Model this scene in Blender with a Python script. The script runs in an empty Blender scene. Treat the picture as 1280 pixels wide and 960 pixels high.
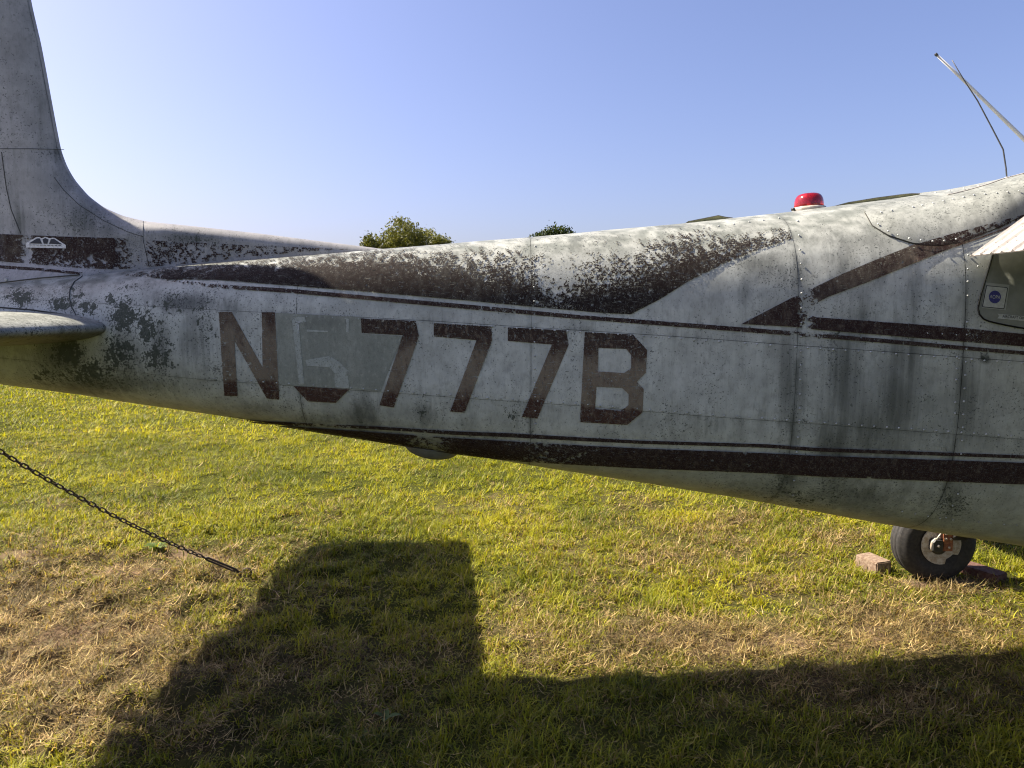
import bpy, bmesh, math, random
import numpy as np
from mathutils import Vector, Matrix

random.seed(4)
rng = np.random.default_rng(11)
scene = bpy.context.scene
COL = scene.collection

# ------------------------------------------------------------------ camera
EYE = 1.53                      # eye height, metres
FPX = 888.0                     # focal length in pixels of the 1280 wide photograph
TILT = math.radians(6.17)       # looking slightly down
cam_data = bpy.data.cameras.new('camera')
cam = bpy.data.objects.new('camera', cam_data)
COL.objects.link(cam)
cam.location = (0, 0, EYE)
cam.rotation_euler = (math.pi / 2 - TILT, 0, 0)
cam_data.sensor_width = 36.0
cam_data.lens = 36.0 * FPX / 1280.0
cam_data.clip_start = 0.05
cam_data.clip_end = 3000
scene.camera = cam

# ------------------------------------------------------------------ sky, sun, exposure
SUN = Vector((-0.955, 0.236, 1.0)).normalized()      # towards the sun: high, behind the tail, a little beyond the aircraft
world = bpy.data.worlds.new('World')
scene.world = world
world.use_nodes = True
wn, wl = world.node_tree.nodes, world.node_tree.links
sky = wn.new('ShaderNodeTexSky')
sky.sky_type = 'NISHITA'
sky.sun_disc = False
sky.sun_elevation = math.asin(SUN.z)
sky.sun_rotation = math.atan2(SUN.x, SUN.y)
sky.air_density = 1.0
sky.dust_density = 2.6
sky.ozone_density = 4.0
tint = wn.new('ShaderNodeMix')
tint.data_type, tint.blend_type = 'RGBA', 'MULTIPLY'
tint.inputs[0].default_value = 1.0
tint.inputs[7].default_value = (1.06, 0.925, 1.05, 1)             # slight lavender cast of the whole sky
wl.new(sky.outputs[0], tint.inputs[6])
wl.new(tint.outputs[2], wn['Background'].inputs[0])
wn['Background'].inputs[1].default_value = 0.064
sun_data = bpy.data.lights.new('sun', 'SUN')
sun_data.energy = 4.8
sun_data.angle = math.radians(0.6)
sun_data.color = (1.0, 0.89, 0.74)
sun = bpy.data.objects.new('sun', sun_data)
COL.objects.link(sun)
sun.rotation_euler = SUN.to_track_quat('Z', 'Y').to_euler()
vs = scene.view_settings
vs.view_transform = 'Standard'
vs.look = 'None'
vs.gamma = 1.0
vs.exposure = 1.62
vs.use_curve_mapping = False
scene.cycles.filter_width = 1.1
scene.cycles.max_bounces = 6
scene.cycles.diffuse_bounces = 3
scene.cycles.glossy_bounces = 2
scene.cycles.transmission_bounces = 5
scene.cycles.transparent_max_bounces = 8

# ------------------------------------------------------------------ helpers
CT, ST = math.cos(TILT), math.sin(TILT)


def proj(p):
    """world points -> where they sit in the 1280 x 960 photograph"""
    p = np.asarray(p, float)
    x, y, z = p[..., 0], p[..., 1], p[..., 2] - EYE
    d = np.maximum(y * CT - z * ST, 0.05)
    u = y * ST + z * CT
    return 640 + FPX * x / d, 480 - FPX * u / d


def rays(px, py):
    a = (np.asarray(px, float) - 640) / FPX
    b = (480 - np.asarray(py, float)) / FPX
    d = np.stack([a, CT + b * ST, b * CT - ST], -1)
    return d / np.linalg.norm(d, axis=-1, keepdims=True)


def on_depth(px, py, Y):
    d = rays(px, py)
    t = np.asarray(Y) / d[..., 1]
    return d * t[..., None] + np.array([0, 0, EYE])


def on_ground(px, py, z=0.0):
    d = rays(px, py)
    t = (z - EYE) / d[..., 2]
    return d * t[..., None] + np.array([0, 0, EYE])


def smooth(a, b, x):
    t = np.clip((x - a) / (b - a), 0, 1)
    return t * t * (3 - 2 * t)


_tab = rng.random((256, 256))


def vnoise(x, y, s=1.0, o=0):
    x = np.asarray(x) * s + o * 17.3
    y = np.asarray(y) * s + o * 9.7
    xi, yi = np.floor(x).astype(int), np.floor(y).astype(int)
    fx, fy = x - xi, y - yi
    fx, fy = fx * fx * (3 - 2 * fx), fy * fy * (3 - 2 * fy)
    g = lambda i, j: _tab[(xi + i) % 256, (yi + j) % 256]
    return (g(0, 0) * (1 - fx) + g(1, 0) * fx) * (1 - fy) + (g(0, 1) * (1 - fx) + g(1, 1) * fx) * fy


def fbm(x, y, s=1.0, n=4, o=0):
    a, r, t = 1.0, 0.0, 0.0
    for k in range(n):
        r = r + a * vnoise(x, y, s * 2 ** k, o + k)
        t += a
        a *= 0.5
    return r / t


def mesh_np(name, verts, faces, smooth_shade=True, attrs=None):
    """verts (n,3), faces (m,3|4) or a list of ragged tuples"""
    me = bpy.data.meshes.new(name)
    if isinstance(faces, np.ndarray):
        n, k = faces.shape
        me.vertices.add(len(verts))
        me.vertices.foreach_set('co', np.asarray(verts, np.float32).ravel())
        me.loops.add(n * k)
        me.loops.foreach_set('vertex_index', faces.astype(np.int32).ravel())
        me.polygons.add(n)
        me.polygons.foreach_set('loop_start', np.arange(0, n * k, k, dtype=np.int32))
        me.update(calc_edges=True)
    else:
        me.from_pydata([tuple(map(float, v)) for v in verts], [], faces)
    if smooth_shade:
        me.polygons.foreach_set('use_smooth', np.ones(len(me.polygons), bool))
    for k, v in (attrs or {}).items():
        at = me.attributes.new(k, 'FLOAT_COLOR', 'POINT')
        c = np.ones((len(verts), 4), np.float32)
        c[:, :v.shape[1]] = v
        at.data.foreach_set('color', c.ravel())
    me.update()
    return me


def link(name, me, mat=None, parent=None):
    o = bpy.data.objects.new(name, me)
    COL.objects.link(o)
    if mat is not None and me is not None and not me.materials:
        me.materials.append(mat)
    if parent is not None:
        o.parent = parent
        o.matrix_parent_inverse = WORLD_OF[parent].inverted()
        WORLD_OF[o] = Matrix.Identity(4)
    else:
        WORLD_OF[o] = Matrix.Identity(4)
    return o


WORLD_OF = {}


def empty(name, loc):
    o = bpy.data.objects.new(name, None)
    COL.objects.link(o)
    o.location = loc
    o.empty_display_size = 0.1
    WORLD_OF[o] = Matrix.Translation(Vector(loc))
    return o


def tag(o, label=None, cat=None, group=None, kind=None):
    if label:
        o['label'] = label
    if cat:
        o['category'] = cat
    if group:
        o['group'] = group
    if kind:
        o['kind'] = kind
    return o


def grid_faces(nu, nv, off=0, flip=False):
    i, j = np.meshgrid(np.arange(nu - 1), np.arange(nv - 1), indexing='ij')
    a = i * nv + j
    f = np.stack([a, a + 1, a + nv + 1, a + nv], -1).reshape(-1, 4) + off
    return f[:, ::-1] if flip else f


class MB:
    """collects boxes, tubes and lathes into one mesh"""
    def __init__(self):
        self.v, self.f = [], []

    def add(self, v, f):
        o = len(self.v)
        self.v += [tuple(map(float, p)) for p in v]
        self.f += [tuple(int(i) + o for i in q) for q in f]

    def box(self, c, s, M=None, jitter=0.0):
        v = []
        for dx in (-1, 1):
            for dy in (-1, 1):
                for dz in (-1, 1):
                    p = Vector((dx * s[0] / 2, dy * s[1] / 2, dz * s[2] / 2))
                    p += Vector([random.uniform(-jitter, jitter) for _ in range(3)])
                    if M is not None:
                        p = M @ p
                    v.append(p + Vector(c))
        self.add(v, [(0, 1, 3, 2), (4, 6, 7, 5), (0, 4, 5, 1), (2, 3, 7, 6), (0, 2, 6, 4), (1, 5, 7, 3)])

    def tube(self, pts, r, n=8, cap=True, closed=False):
        pts = [Vector(p) for p in pts]
        m = len(pts)
        rs = r if hasattr(r, '__len__') else [r] * m
        vs_, prev = [], None
        for i, p in enumerate(pts):
            a = pts[(i - 1) % m] if (closed or i > 0) else p
            b = pts[(i + 1) % m] if (closed or i < m - 1) else p
            t = (b - a).normalized()
            if prev is None:
                prev = t.orthogonal().normalized()
            prev = (prev - t * prev.dot(t)).normalized()
            q = t.cross(prev)
            for k in range(n):
                an = 2 * math.pi * k / n
                vs_.append(p + (prev * math.cos(an) + q * math.sin(an)) * rs[i])
        fs = []
        for i in range(m if closed else m - 1):
            for k in range(n):
                a, b = i * n + k, i * n + (k + 1) % n
                c, d = ((i + 1) % m) * n + (k + 1) % n, ((i + 1) % m) * n + k
                fs.append((a, b, c, d))
        if cap and not closed:
            fs.append(tuple(range(n))[::-1])
            fs.append(tuple(range((m - 1) * n, m * n)))
        self.add(vs_, fs)

    def lathe(self, prof, M, n=32, cap=True):
        """prof: list of (radius, height along local z)"""
        vs_, fs = [], []
        m = len(prof)
        for (r, h) in prof:
            for k in range(n):
                a = 2 * math.pi * k / n
                vs_.append(M @ Vector((r * math.cos(a), r * math.sin(a), h)))
        for i in range(m - 1):
            for k in range(n):
                fs.append((i * n + k, i * n + (k + 1) % n, (i + 1) * n + (k + 1) % n, (i + 1) * n + k))
        if cap:
            fs.append(tuple(range(n))[::-1])
            fs.append(tuple(range((m - 1) * n, m * n)))
        self.add(vs_, fs)

    def build(self, name, mat, parent=None, smooth_shade=True):
        return link(name, mesh_np(name, self.v, self.f, smooth_shade), mat, parent)


# ------------------------------------------------------------------ materials
def new_mat(name):
    m = bpy.data.materials.new(name)
    m.use_nodes = True
    nt = m.node_tree
    return m, nt, nt.nodes['Principled BSDF']


class NT:
    """small shorthand for node graphs"""
    def __init__(self, nt):
        self.nt = nt

    def n(self, t, **kw):
        node = self.nt.nodes.new(t)
        for k, v in kw.items():
            setattr(node, k, v)
        return node

    def l(self, a, b):
        self.nt.links.new(a, b)

    def val(self, sock, v):
        if isinstance(v, (int, float)):
            sock.default_value = v
        elif isinstance(v, (tuple, list)):
            sock.default_value = tuple(v) + ((1,) if len(v) == 3 and len(sock.default_value) == 4 else ())
        else:
            self.l(v, sock)

    def math(self, op, a, b=0.0, clamp=False):
        m = self.n('ShaderNodeMath', operation=op, use_clamp=clamp)
        self.val(m.inputs[0], a)
        self.val(m.inputs[1], b)
        return m.outputs[0]

    def ss(self, x, a, b):
        m = self.n('ShaderNodeMapRange', interpolation_type='SMOOTHSTEP')
        self.val(m.inputs[0], x)
        self.val(m.inputs[1], a)
        self.val(m.inputs[2], b)
        return m.outputs[0]

    def mix(self, f, a, b, blend='MIX'):
        m = self.n('ShaderNodeMix', data_type='RGBA', blend_type=blend)
        self.val(m.inputs[0], f)
        self.val(m.inputs[6], a)
        self.val(m.inputs[7], b)
        return m.outputs[2]

    def pos(self, scale=(1, 1, 1)):
        g = self.n('ShaderNodeNewGeometry')
        mp = self.n('ShaderNodeMapping')
        mp.inputs['Scale'].default_value = scale
        self.l(g.outputs['Position'], mp.inputs[0])
        return mp.outputs[0]

    def noise(self, scale, vec=None, detail=3.0, rough=0.55, dist=0.0):
        t = self.n('ShaderNodeTexNoise')
        t.inputs['Scale'].default_value = scale
        t.inputs['Detail'].default_value = detail
        t.inputs['Roughness'].default_value = rough
        t.inputs['Distortion'].default_value = dist
        if vec is not None:
            self.l(vec, t.inputs['Vector'])
        return t.outputs['Fac']

    def voro(self, scale, vec=None, out='Distance'):
        t = self.n('ShaderNodeTexVoronoi')
        t.inputs['Scale'].default_value = scale
        if vec is not None:
            self.l(vec, t.inputs['Vector'])
        return t.outputs[out]

    def attr(self, name):
        a = self.n('ShaderNodeAttribute', attribute_name=name)
        s = self.n('ShaderNodeSeparateColor')
        self.l(a.outputs['Color'], s.inputs[0])
        return a.outputs['Color'], s.outputs[0], s.outputs[1], s.outputs[2]

    def bump(self, h, strength, dist=0.002):
        b = self.n('ShaderNodeBump')
        b.inputs['Strength'].default_value = strength
        b.inputs['Distance'].default_value = dist
        self.l(h, b.inputs['Height'])
        return b.outputs[0]


def grime_layers(g, base, k=1.0):
    """mildew, soot streaks and pepper spots that live on the skin; driven by the 'stain' attribute"""
    _, soot, algae, tone = g.attr('stain')
    col = g.mix(g.math('MULTIPLY', tone, 0.70), base, (0.108, 0.122, 0.102))
    broad = g.noise(3.0, g.pos(), 4)
    col = g.mix(g.math('MULTIPLY', g.ss(broad, 0.42, 0.72), 0.22 * k), col, (0.15, 0.16, 0.14))
    # soft broad runs where rain has washed soot down the side
    wide = g.noise(1.0, g.pos((17, 17, 0.9)), 4, 0.6, 0.4)
    wf = g.math('MULTIPLY', g.ss(g.math('ADD', g.math('MULTIPLY', soot, 0.55), g.math('MULTIPLY', g.math('SUBTRACT', wide, 0.5), 1.1)), 0.0, 0.72), 0.80)
    col = g.mix(wf, col, (0.085, 0.092, 0.078))
    # fine vertical run marks
    run = g.noise(1.0, g.pos((55, 55, 2.2)), 5, 0.65, 0.3)
    run2 = g.noise(1.0, g.pos((170, 170, 7)), 3, 0.6)
    rf = g.math('MULTIPLY', g.ss(g.math('ADD', g.math('MULTIPLY', soot, 0.62), g.math('SUBTRACT', run, 0.5)), 0.10, 0.70), 0.70)
    col = g.mix(rf, col, (0.060, 0.066, 0.058))
    rf2 = g.math('MULTIPLY', g.ss(run2, 0.52, 0.78), 0.24 * k)
    col = g.mix(rf2, col, (0.11, 0.115, 0.10))
    # pepper spots
    pep = g.noise(150.0, g.pos(), 4, 0.66)
    patch = g.noise(9.0, g.pos((1, 1, 0.6)), 3)
    lim = g.math('SUBTRACT', 0.745, g.math('ADD', g.math('ADD', g.math('MULTIPLY', soot, 0.03), g.math('MULTIPLY', algae, 0.20)), g.math('MULTIPLY', patch, 0.25)))
    pf = g.ss(g.math('SUBTRACT', pep, lim), 0.0, 0.035)
    col = g.mix(g.math('MULTIPLY', pf, 0.8), col, (0.035, 0.040, 0.037))
    # lichen blotches with round edges
    bl = g.noise(48.0, g.pos((1, 1, 0.8)), 5, 0.62)
    bl2 = g.noise(150.0, g.pos(), 2)
    ba = g.math('ADD', g.math('ADD', bl, g.math('MULTIPLY', g.math('SUBTRACT', bl2, 0.5), 0.25)), g.math('MULTIPLY', algae, 0.42))
    bf = g.ss(ba, 0.70, 0.745)
    lich = g.mix(g.noise(90, g.pos(), 2), (0.030, 0.037, 0.029), (0.075, 0.085, 0.064))
    col = g.mix(g.math('MULTIPLY', bf, 0.9), col, lich)
    return col, pf, bf


def paint_material(name='weathered_paint', base=(0.470, 0.488, 0.438)):
    m, nt, b = new_mat(name)
    g = NT(nt)
    n1 = g.noise(14.0, g.pos(), 5, 0.6)
    c0 = g.mix(g.ss(n1, 0.30, 0.70), tuple(x * 0.78 for x in base), tuple(x * 1.08 for x in base))
    n3 = g.noise(55.0, g.pos((1, 1, 0.55)), 5, 0.7)
    c0 = g.mix(g.math('MULTIPLY', g.ss(n3, 0.46, 0.70), 0.62), c0, tuple(x * 0.55 for x in base))
    fine = g.noise(420.0, g.pos(), 2)
    c0 = g.mix(g.math('MULTIPLY', g.ss(fine, 0.50, 0.75), 0.25), c0, tuple(x * 0.66 for x in base))
    col, pf, bf = grime_layers(g, c0)
    # thin scratches and chips of bare primer
    ch = g.noise(120.0, g.pos((1, 1, 1)), 4, 0.65)
    col = g.mix(g.math('MULTIPLY', g.ss(ch, 0.68, 0.73), 0.5), col, (0.40, 0.41, 0.41))
    g.l(col, b.inputs['Base Color'])
    g.val(b.inputs['Roughness'], g.mix(bf, (0.46,) * 3, (0.8,) * 3))
    b.inputs['Specular IOR Level'].default_value = 0.25
    g.l(g.bump(g.math('ADD', g.noise(7.0, g.pos(), 2), g.math('MULTIPLY', fine, 0.06)), 0.35, 0.012), b.inputs['Normal'])
    return m


def decal_material(name, dark=(0.030, 0.017, 0.016), faded=(0.110, 0.092, 0.070), keep=0.5, scale=150.0, scratch=0.6, speck=0.62):
    """old brown paint: attribute 'wear' r = how much has flaked off, g = how chalky and faded, b = grime"""
    m, nt, b = new_mat(name)
    g = NT(nt)
    _, wear, fade, dirt = g.attr('wear')
    nf = g.noise(34.0, g.pos((1, 1, 0.5)), 6, 0.7)
    ff = g.ss(g.math('ADD', g.math('MULTIPLY', fade, 0.75), g.math('MULTIPLY', g.math('SUBTRACT', nf, 0.5), 1.9)), 0.05, 0.85)
    col = g.mix(ff, dark, faded)
    sp = g.noise(240.0, g.pos(), 3, 0.65)
    col = g.mix(g.math('MULTIPLY', g.ss(sp, 0.52, 0.70), speck), col, (0.15, 0.14, 0.12))
    col = g.mix(g.math('MULTIPLY', dirt, 0.6), col, (0.026, 0.024, 0.022))
    mott = g.noise(75.0, g.pos((1, 1, 0.6)), 5, 0.68)
    col = g.mix(g.math('MULTIPLY', g.ss(mott, 0.50, 0.72), 0.5), col, tuple(x * 1.35 for x in faded))
    col = g.mix(g.math('MULTIPLY', g.ss(mott, 0.46, 0.30), 0.5), col, tuple(x * 0.6 for x in dark))
    b.inputs['Roughness'].default_value = 0.8
    b.inputs['Specular IOR Level'].default_value = 0.06
    # flaking
    keepf, edge = None, None
    for sc_, lo_, k_ in ((scale, 0.270, 0.43), (scale * 0.34, 0.255, 0.45), (scale * 0.12, 0.225, 0.40)):
        fl = g.noise(sc_, g.pos(), 4, 0.62)
        dlt = g.math('SUBTRACT', fl, g.math('ADD', g.math('MULTIPLY', wear, k_), lo_))
        kf = g.ss(dlt, -0.006, 0.010)
        ed = g.ss(dlt, 0.030, 0.006)
        keepf = kf if keepf is None else g.math('MULTIPLY', keepf, kf)
        edge = ed if edge is None else g.math('MAXIMUM', edge, ed)
    # chalky, lifted rims round each flake
    col = g.mix(g.math('MULTIPLY', edge, 0.30), col, (0.17, 0.165, 0.15))
    g.l(col, b.inputs['Base Color'])
    # scratches in several directions
    s = None
    for ax in ((30, 30, 420), (330, 330, 55), (150, 150, 260)):
        mp = g.n('ShaderNodeMapping')
        mp.inputs['Scale'].default_value = ax
        mp.inputs['Rotation'].default_value = (0.3, random.uniform(-0.7, 0.7), 0)
        gg = g.n('ShaderNodeNewGeometry')
        g.l(gg.outputs['Position'], mp.inputs[0])
        k = g.ss(g.noise(1.0, mp.outputs[0], 1, 0.4), 0.745 - 0.09 * scratch, 0.765 - 0.09 * scratch)
        s = k if s is None else g.math('MAXIMUM', s, k)
    keepf = g.math('MULTIPLY', keepf, g.math('SUBTRACT', 1.0, g.math('MULTIPLY', s, scratch)))
    tr = g.n('ShaderNodeBsdfTransparent')
    mx = g.n('ShaderNodeMixShader')
    g.l(keepf, mx.inputs[0])
    g.l(tr.outputs[0], mx.inputs[1])
    g.l(b.outputs[0], mx.inputs[2])
    g.l(mx.outputs[0], nt.nodes['Material Output'].inputs[0])
    return m


def plain(name, col, rough=0.5, metal=0.0, spec=0.4, var=0.25, scale=40.0, bump=0.0, col2=None):
    m, nt, b = new_mat(name)
    g = NT(nt)
    n1 = g.noise(scale, g.pos(), 5, 0.62)
    c2 = col2 or tuple(x * (1 - var) for x in col)
    g.l(g.mix(g.ss(n1, 0.35, 0.66), col, c2), b.inputs['Base Color'])
    b.inputs['Roughness'].default_value = rough
    b.inputs['Metallic'].default_value = metal
    b.inputs['Specular IOR Level'].default_value = spec
    if bump:
        g.l(g.bump(n1, bump, 0.004), b.inputs['Normal'])
    return m


M = {}
M['paint'] = paint_material()
M['fin'] = paint_material('weathered_fin_paint', (0.40, 0.39, 0.40))
M['chalk'] = paint_material('chalky_flap_paint', (0.40, 0.365, 0.33))
M['brown'] = decal_material('flaking_brown_paint')
M['sweep'] = decal_material('flaking_dark_brown_paint', dark=(0.020, 0.014, 0.012), faded=(0.080, 0.078, 0.066), scratch=0.85, speck=0.25)
M['letter'] = decal_material('faded_letter_paint', dark=(0.062, 0.034, 0.025), faded=(0.185, 0.152, 0.108), scratch=0.8)
M['patch'] = decal_material('greenish_touch_up_paint', dark=(0.225, 0.240, 0.200), faded=(0.285, 0.300, 0.250), scratch=0.15)
M['ghost'] = decal_material('ghost_numeral_paint', dark=(0.33, 0.355, 0.31), faded=(0.37, 0.39, 0.345), scratch=0.1)
M['gap'] = plain('dark_seam', (0.060, 0.060, 0.053), 0.9)
M['rivet'] = plain('rivet_paint', (0.40, 0.42, 0.40), 0.4, var=0.35, scale=70)
M['primer'] = plain('green_primer', (0.36, 0.35, 0.17), 0.6, var=0.3, scale=30)
M['rubber'] = plain('old_rubber', (0.018, 0.018, 0.018), 0.7, var=0.4, scale=60, col2=(0.034, 0.032, 0.029), bump=0.3)
M['seal'] = plain('window_seal', (0.012, 0.013, 0.012), 0.9, spec=0.1)
M['white_metal'] = plain('chipped_white_metal', (0.48, 0.46, 0.40), 0.5, var=0.4, scale=50, col2=(0.30, 0.25, 0.18))
M['dark_metal'] = plain('dark_metal', (0.05, 0.05, 0.048), 0.45, metal=0.4, scale=60)
M['rust'] = plain('rusty_bracket', (0.30, 0.12, 0.05), 0.75, var=0.5, scale=60, col2=(0.16, 0.06, 0.03))
M['chain'] = plain('weathered_chain_steel', (0.045, 0.040, 0.036), 0.6, metal=0.5, var=0.4, scale=90, col2=(0.075, 0.05, 0.035))
M['brick'] = plain('red_brick', (0.145, 0.095, 0.064), 0.95, var=0.4, scale=60, col2=(0.25, 0.19, 0.13), bump=0.6)
M['brick2'] = plain('dark_red_brick', (0.085, 0.034, 0.025), 0.95, var=0.4, scale=55, col2=(0.13, 0.08, 0.058), bump=0.6)
M['antenna'] = plain('antenna_white', (0.50, 0.51, 0.50), 0.5, var=0.12, scale=20)
M['wire'] = plain('antenna_steel', (0.12, 0.12, 0.12), 0.4, metal=0.6)
M['pane'] = plain('clouded_window', (0.185, 0.195, 0.165), 0.38, spec=0.4, var=0.28, scale=11, col2=(0.125, 0.135, 0.112))
M['sticker'] = plain('sticker_white', (0.36, 0.38, 0.35), 0.5, var=0.2, scale=120)
M['sticker_rim'] = plain('sticker_edge', (0.26, 0.275, 0.25), 0.5, var=0.1)
M['ink'] = plain('sticker_ink', (0.02, 0.022, 0.03), 0.5)
M['blue'] = plain('sticker_blue', (0.030, 0.030, 0.16), 0.45, var=0.3, scale=200)
M['emblem'] = plain('emblem_white', (0.62, 0.62, 0.62), 0.5, var=0.3, scale=150)
M['trunk'] = plain('bark', (0.09, 0.07, 0.05), 0.9, bump=0.5)

# red beacon glass
m, nt, b = new_mat('red_beacon_glass')
g = NT(nt)
b.inputs['Base Color'].default_value = (0.80, 0.012, 0.022, 1)
b.inputs['Roughness'].default_value = 0.08
b.inputs['Transmission Weight'].default_value = 0.8
b.inputs['IOR'].default_value = 1.45
b.inputs['Coat Weight'].default_value = 0.4
M['red'] = m


def leaf_material(name, tcol=(1.0, 1.05, 0.55), trans=0.45, rough=0.55):
    m, nt, b = new_mat(name)
    g = NT(nt)
    col, _, _, _ = g.attr('col')
    g.l(col, b.inputs['Base Color'])
    b.inputs['Roughness'].default_value = rough
    b.inputs['Specular IOR Level'].default_value = 0.25
    t = g.n('ShaderNodeBsdfTranslucent')
    g.l(g.mix(1.0, col, tcol, 'MULTIPLY'), t.inputs[0])
    mx = g.n('ShaderNodeMixShader')
    mx.inputs[0].default_value = trans
    g.l(b.outputs[0], mx.inputs[1])
    g.l(t.outputs[0], mx.inputs[2])
    g.l(mx.outputs[0], nt.nodes['Material Output'].inputs[0])
    return m


M['grass'] = leaf_material('grass_blade', (1.25, 1.15, 0.4), 0.42)
M['straw'] = leaf_material('dry_clipping', (1.1, 1.0, 0.8), 0.3, 0.7)
M['leaf'] = leaf_material('tree_leaf', (1.15, 1.1, 0.5), 0.35)

# ------------------------------------------------------------------ ground
# dry patches given where they lie in the photograph: (px, py, rx, ry, strength)
DRY = [(60, 800, 260, 110, 0.95), (200, 720, 150, 22, 0.75), (30, 735, 120, 30, 0.7), (120, 900, 150, 60, 0.8),
       (300, 830, 130, 60, 0.55), (470, 830, 130, 75, 0.55), (380, 690, 60, 20, 0.35), (380, 650, 50, 14, 0.35),
       (900, 800, 240, 34, 0.95), (1150, 790, 170, 46, 0.9), (760, 830, 130, 28, 0.7), (700, 680, 120, 40, 0.42),
       (860, 690, 160, 60, 0.50), (1030, 690, 90, 50, 0.45), (1150, 880, 200, 50, 0.62), (900, 885, 160, 30, 0.45),
       (1180, 735, 90, 14, 0.85), (960, 730, 80, 20, 0.4), (640, 760, 60, 40, 0.30), (280, 690, 40, 14, 0.6),
       (1050, 640, 200, 60, 0.25), (840, 640, 300, 50, 0.22), (1000, 850, 220, 22, 0.6)]
SOIL = [(250, 695, 45, 9, 0.9), (150, 712, 70, 9, 0.7), (1170, 728, 70, 8, 0.9), (30, 700, 60, 10, 0.6),
        (1000, 800, 160, 16, 0.35), (100, 790, 110, 20, 0.4), (345, 672, 40, 8, 0.4), (85, 940, 120, 16, 0.3)]


def blobs(tab, px, py):
    r = np.zeros_like(px)
    for (cx, cy, rx, ry, s) in tab:
        r = np.maximum(r, s * np.exp(-((px - cx) / rx) ** 2 - ((py - cy) / ry) ** 2))
    return r


def ground_h(x, y):
    near = smooth(14, 7, y) * smooth(12, 7, np.abs(x))
    h = (fbm(x, y, 1.1, 3, 3) - 0.5) * 0.05 + (fbm(x, y, 7.0, 3, 5) - 0.5) * 0.045
    h = h + (fbm(x, y, 11.0, 3, 6) - 0.5) * 0.100 * smooth(4.6, 3.9, y) * smooth(0.4, -1.2, x)
    w = np.exp(-((x - 2.5) ** 2 + (y - 4.2) ** 2) / 0.6)
    return h * near * (1 - w)


def dryness(x, y):
    px, py = proj(np.stack([x, y, np.zeros_like(x)], -1))
    d = blobs(DRY, px, py) * 1.22
    d = d + (fbm(x, y, 2.2, 4, 7) - 0.5) * 0.75 + (fbm(x, y, 9.0, 2, 9) - 0.5) * 0.35
    return np.clip(d - 0.06, 0, 1)


def baresoil(x, y):
    px, py = proj(np.stack([x, y, np.zeros_like(x)], -1))
    d = blobs(SOIL, px, py) + (fbm(x, y, 5.0, 4, 12) - 0.5) * 0.9 - 0.12
    return np.clip(d, 0, 1)


def axis(a, b, step, far, sign_lo=True):
    core = np.arange(a, b + 1e-6, step)
    up = [b]
    s = step
    while up[-1] < far:
        s *= 1.28
        up.append(up[-1] + s)
    lo = [a]
    s = step
    while lo[-1] > -far:
        s *= 1.28
        lo.append(lo[-1] - s)
    return np.array(lo[:0:-1] + list(core) + up[1:])


gx, gy = axis(-6, 6, 0.045, 900), axis(1.2, 8.5, 0.045, 900)
GX, GY = np.meshgrid(gx, gy, indexing='ij')
GZ = ground_h(GX, GY)
gd = dryness(GX.ravel(), GY.ravel())
gs = baresoil(GX.ravel(), GY.ravel())
me = mesh_np('ground', np.stack([GX, GY, GZ], -1).reshape(-1, 3), grid_faces(len(gx), len(gy), flip=True),
             attrs={'lawn': np.stack([gd, gs, gs * 0], -1)})
m, nt, b = new_mat('lawn_soil')
g = NT(nt)
_, dr, so, _ = g.attr('lawn')
n1 = g.noise(60, g.pos(), 5, 0.65)
n2 = g.noise(0.35, g.pos(), 5, 0.6)
gc = g.mix(n1, (0.018, 0.025, 0.006), (0.07, 0.078, 0.018))
gc = g.mix(g.ss(n2, 0.35, 0.7), gc, (0.085, 0.085, 0.025))
gc = g.mix(dr, gc, g.mix(n1, (0.045, 0.033, 0.018), (0.15, 0.110, 0.062)))
gc = g.mix(so, gc, g.mix(n1, (0.18, 0.115, 0.075), (0.33, 0.23, 0.16)))
g.l(gc, b.inputs['Base Color'])
b.inputs['Roughness'].default_value = 0.95
b.inputs['Specular IOR Level'].default_value = 0.0
g.l(g.bump(n1, 0.8, 0.02), b.inputs['Normal'])
ground = link('ground', me, m)
tag(ground, 'wide mown lawn with yellowed dry patches under the aircraft', 'lawn', kind='structure')


# ------------------------------------------------------------------ grass
def wedge_points(n_per_m2, y0, y1, margin=1.2):
    n = int(n_per_m2 * (y1 - y0) * 2 * (0.72 * y1 + margin))
    y = rng.uniform(y0, y1, n)
    x = rng.uniform(-1, 1, n) * (0.72 * y1 + margin)
    k = np.abs(x) < 0.72 * y + margin
    return x[k], y[k]


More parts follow.
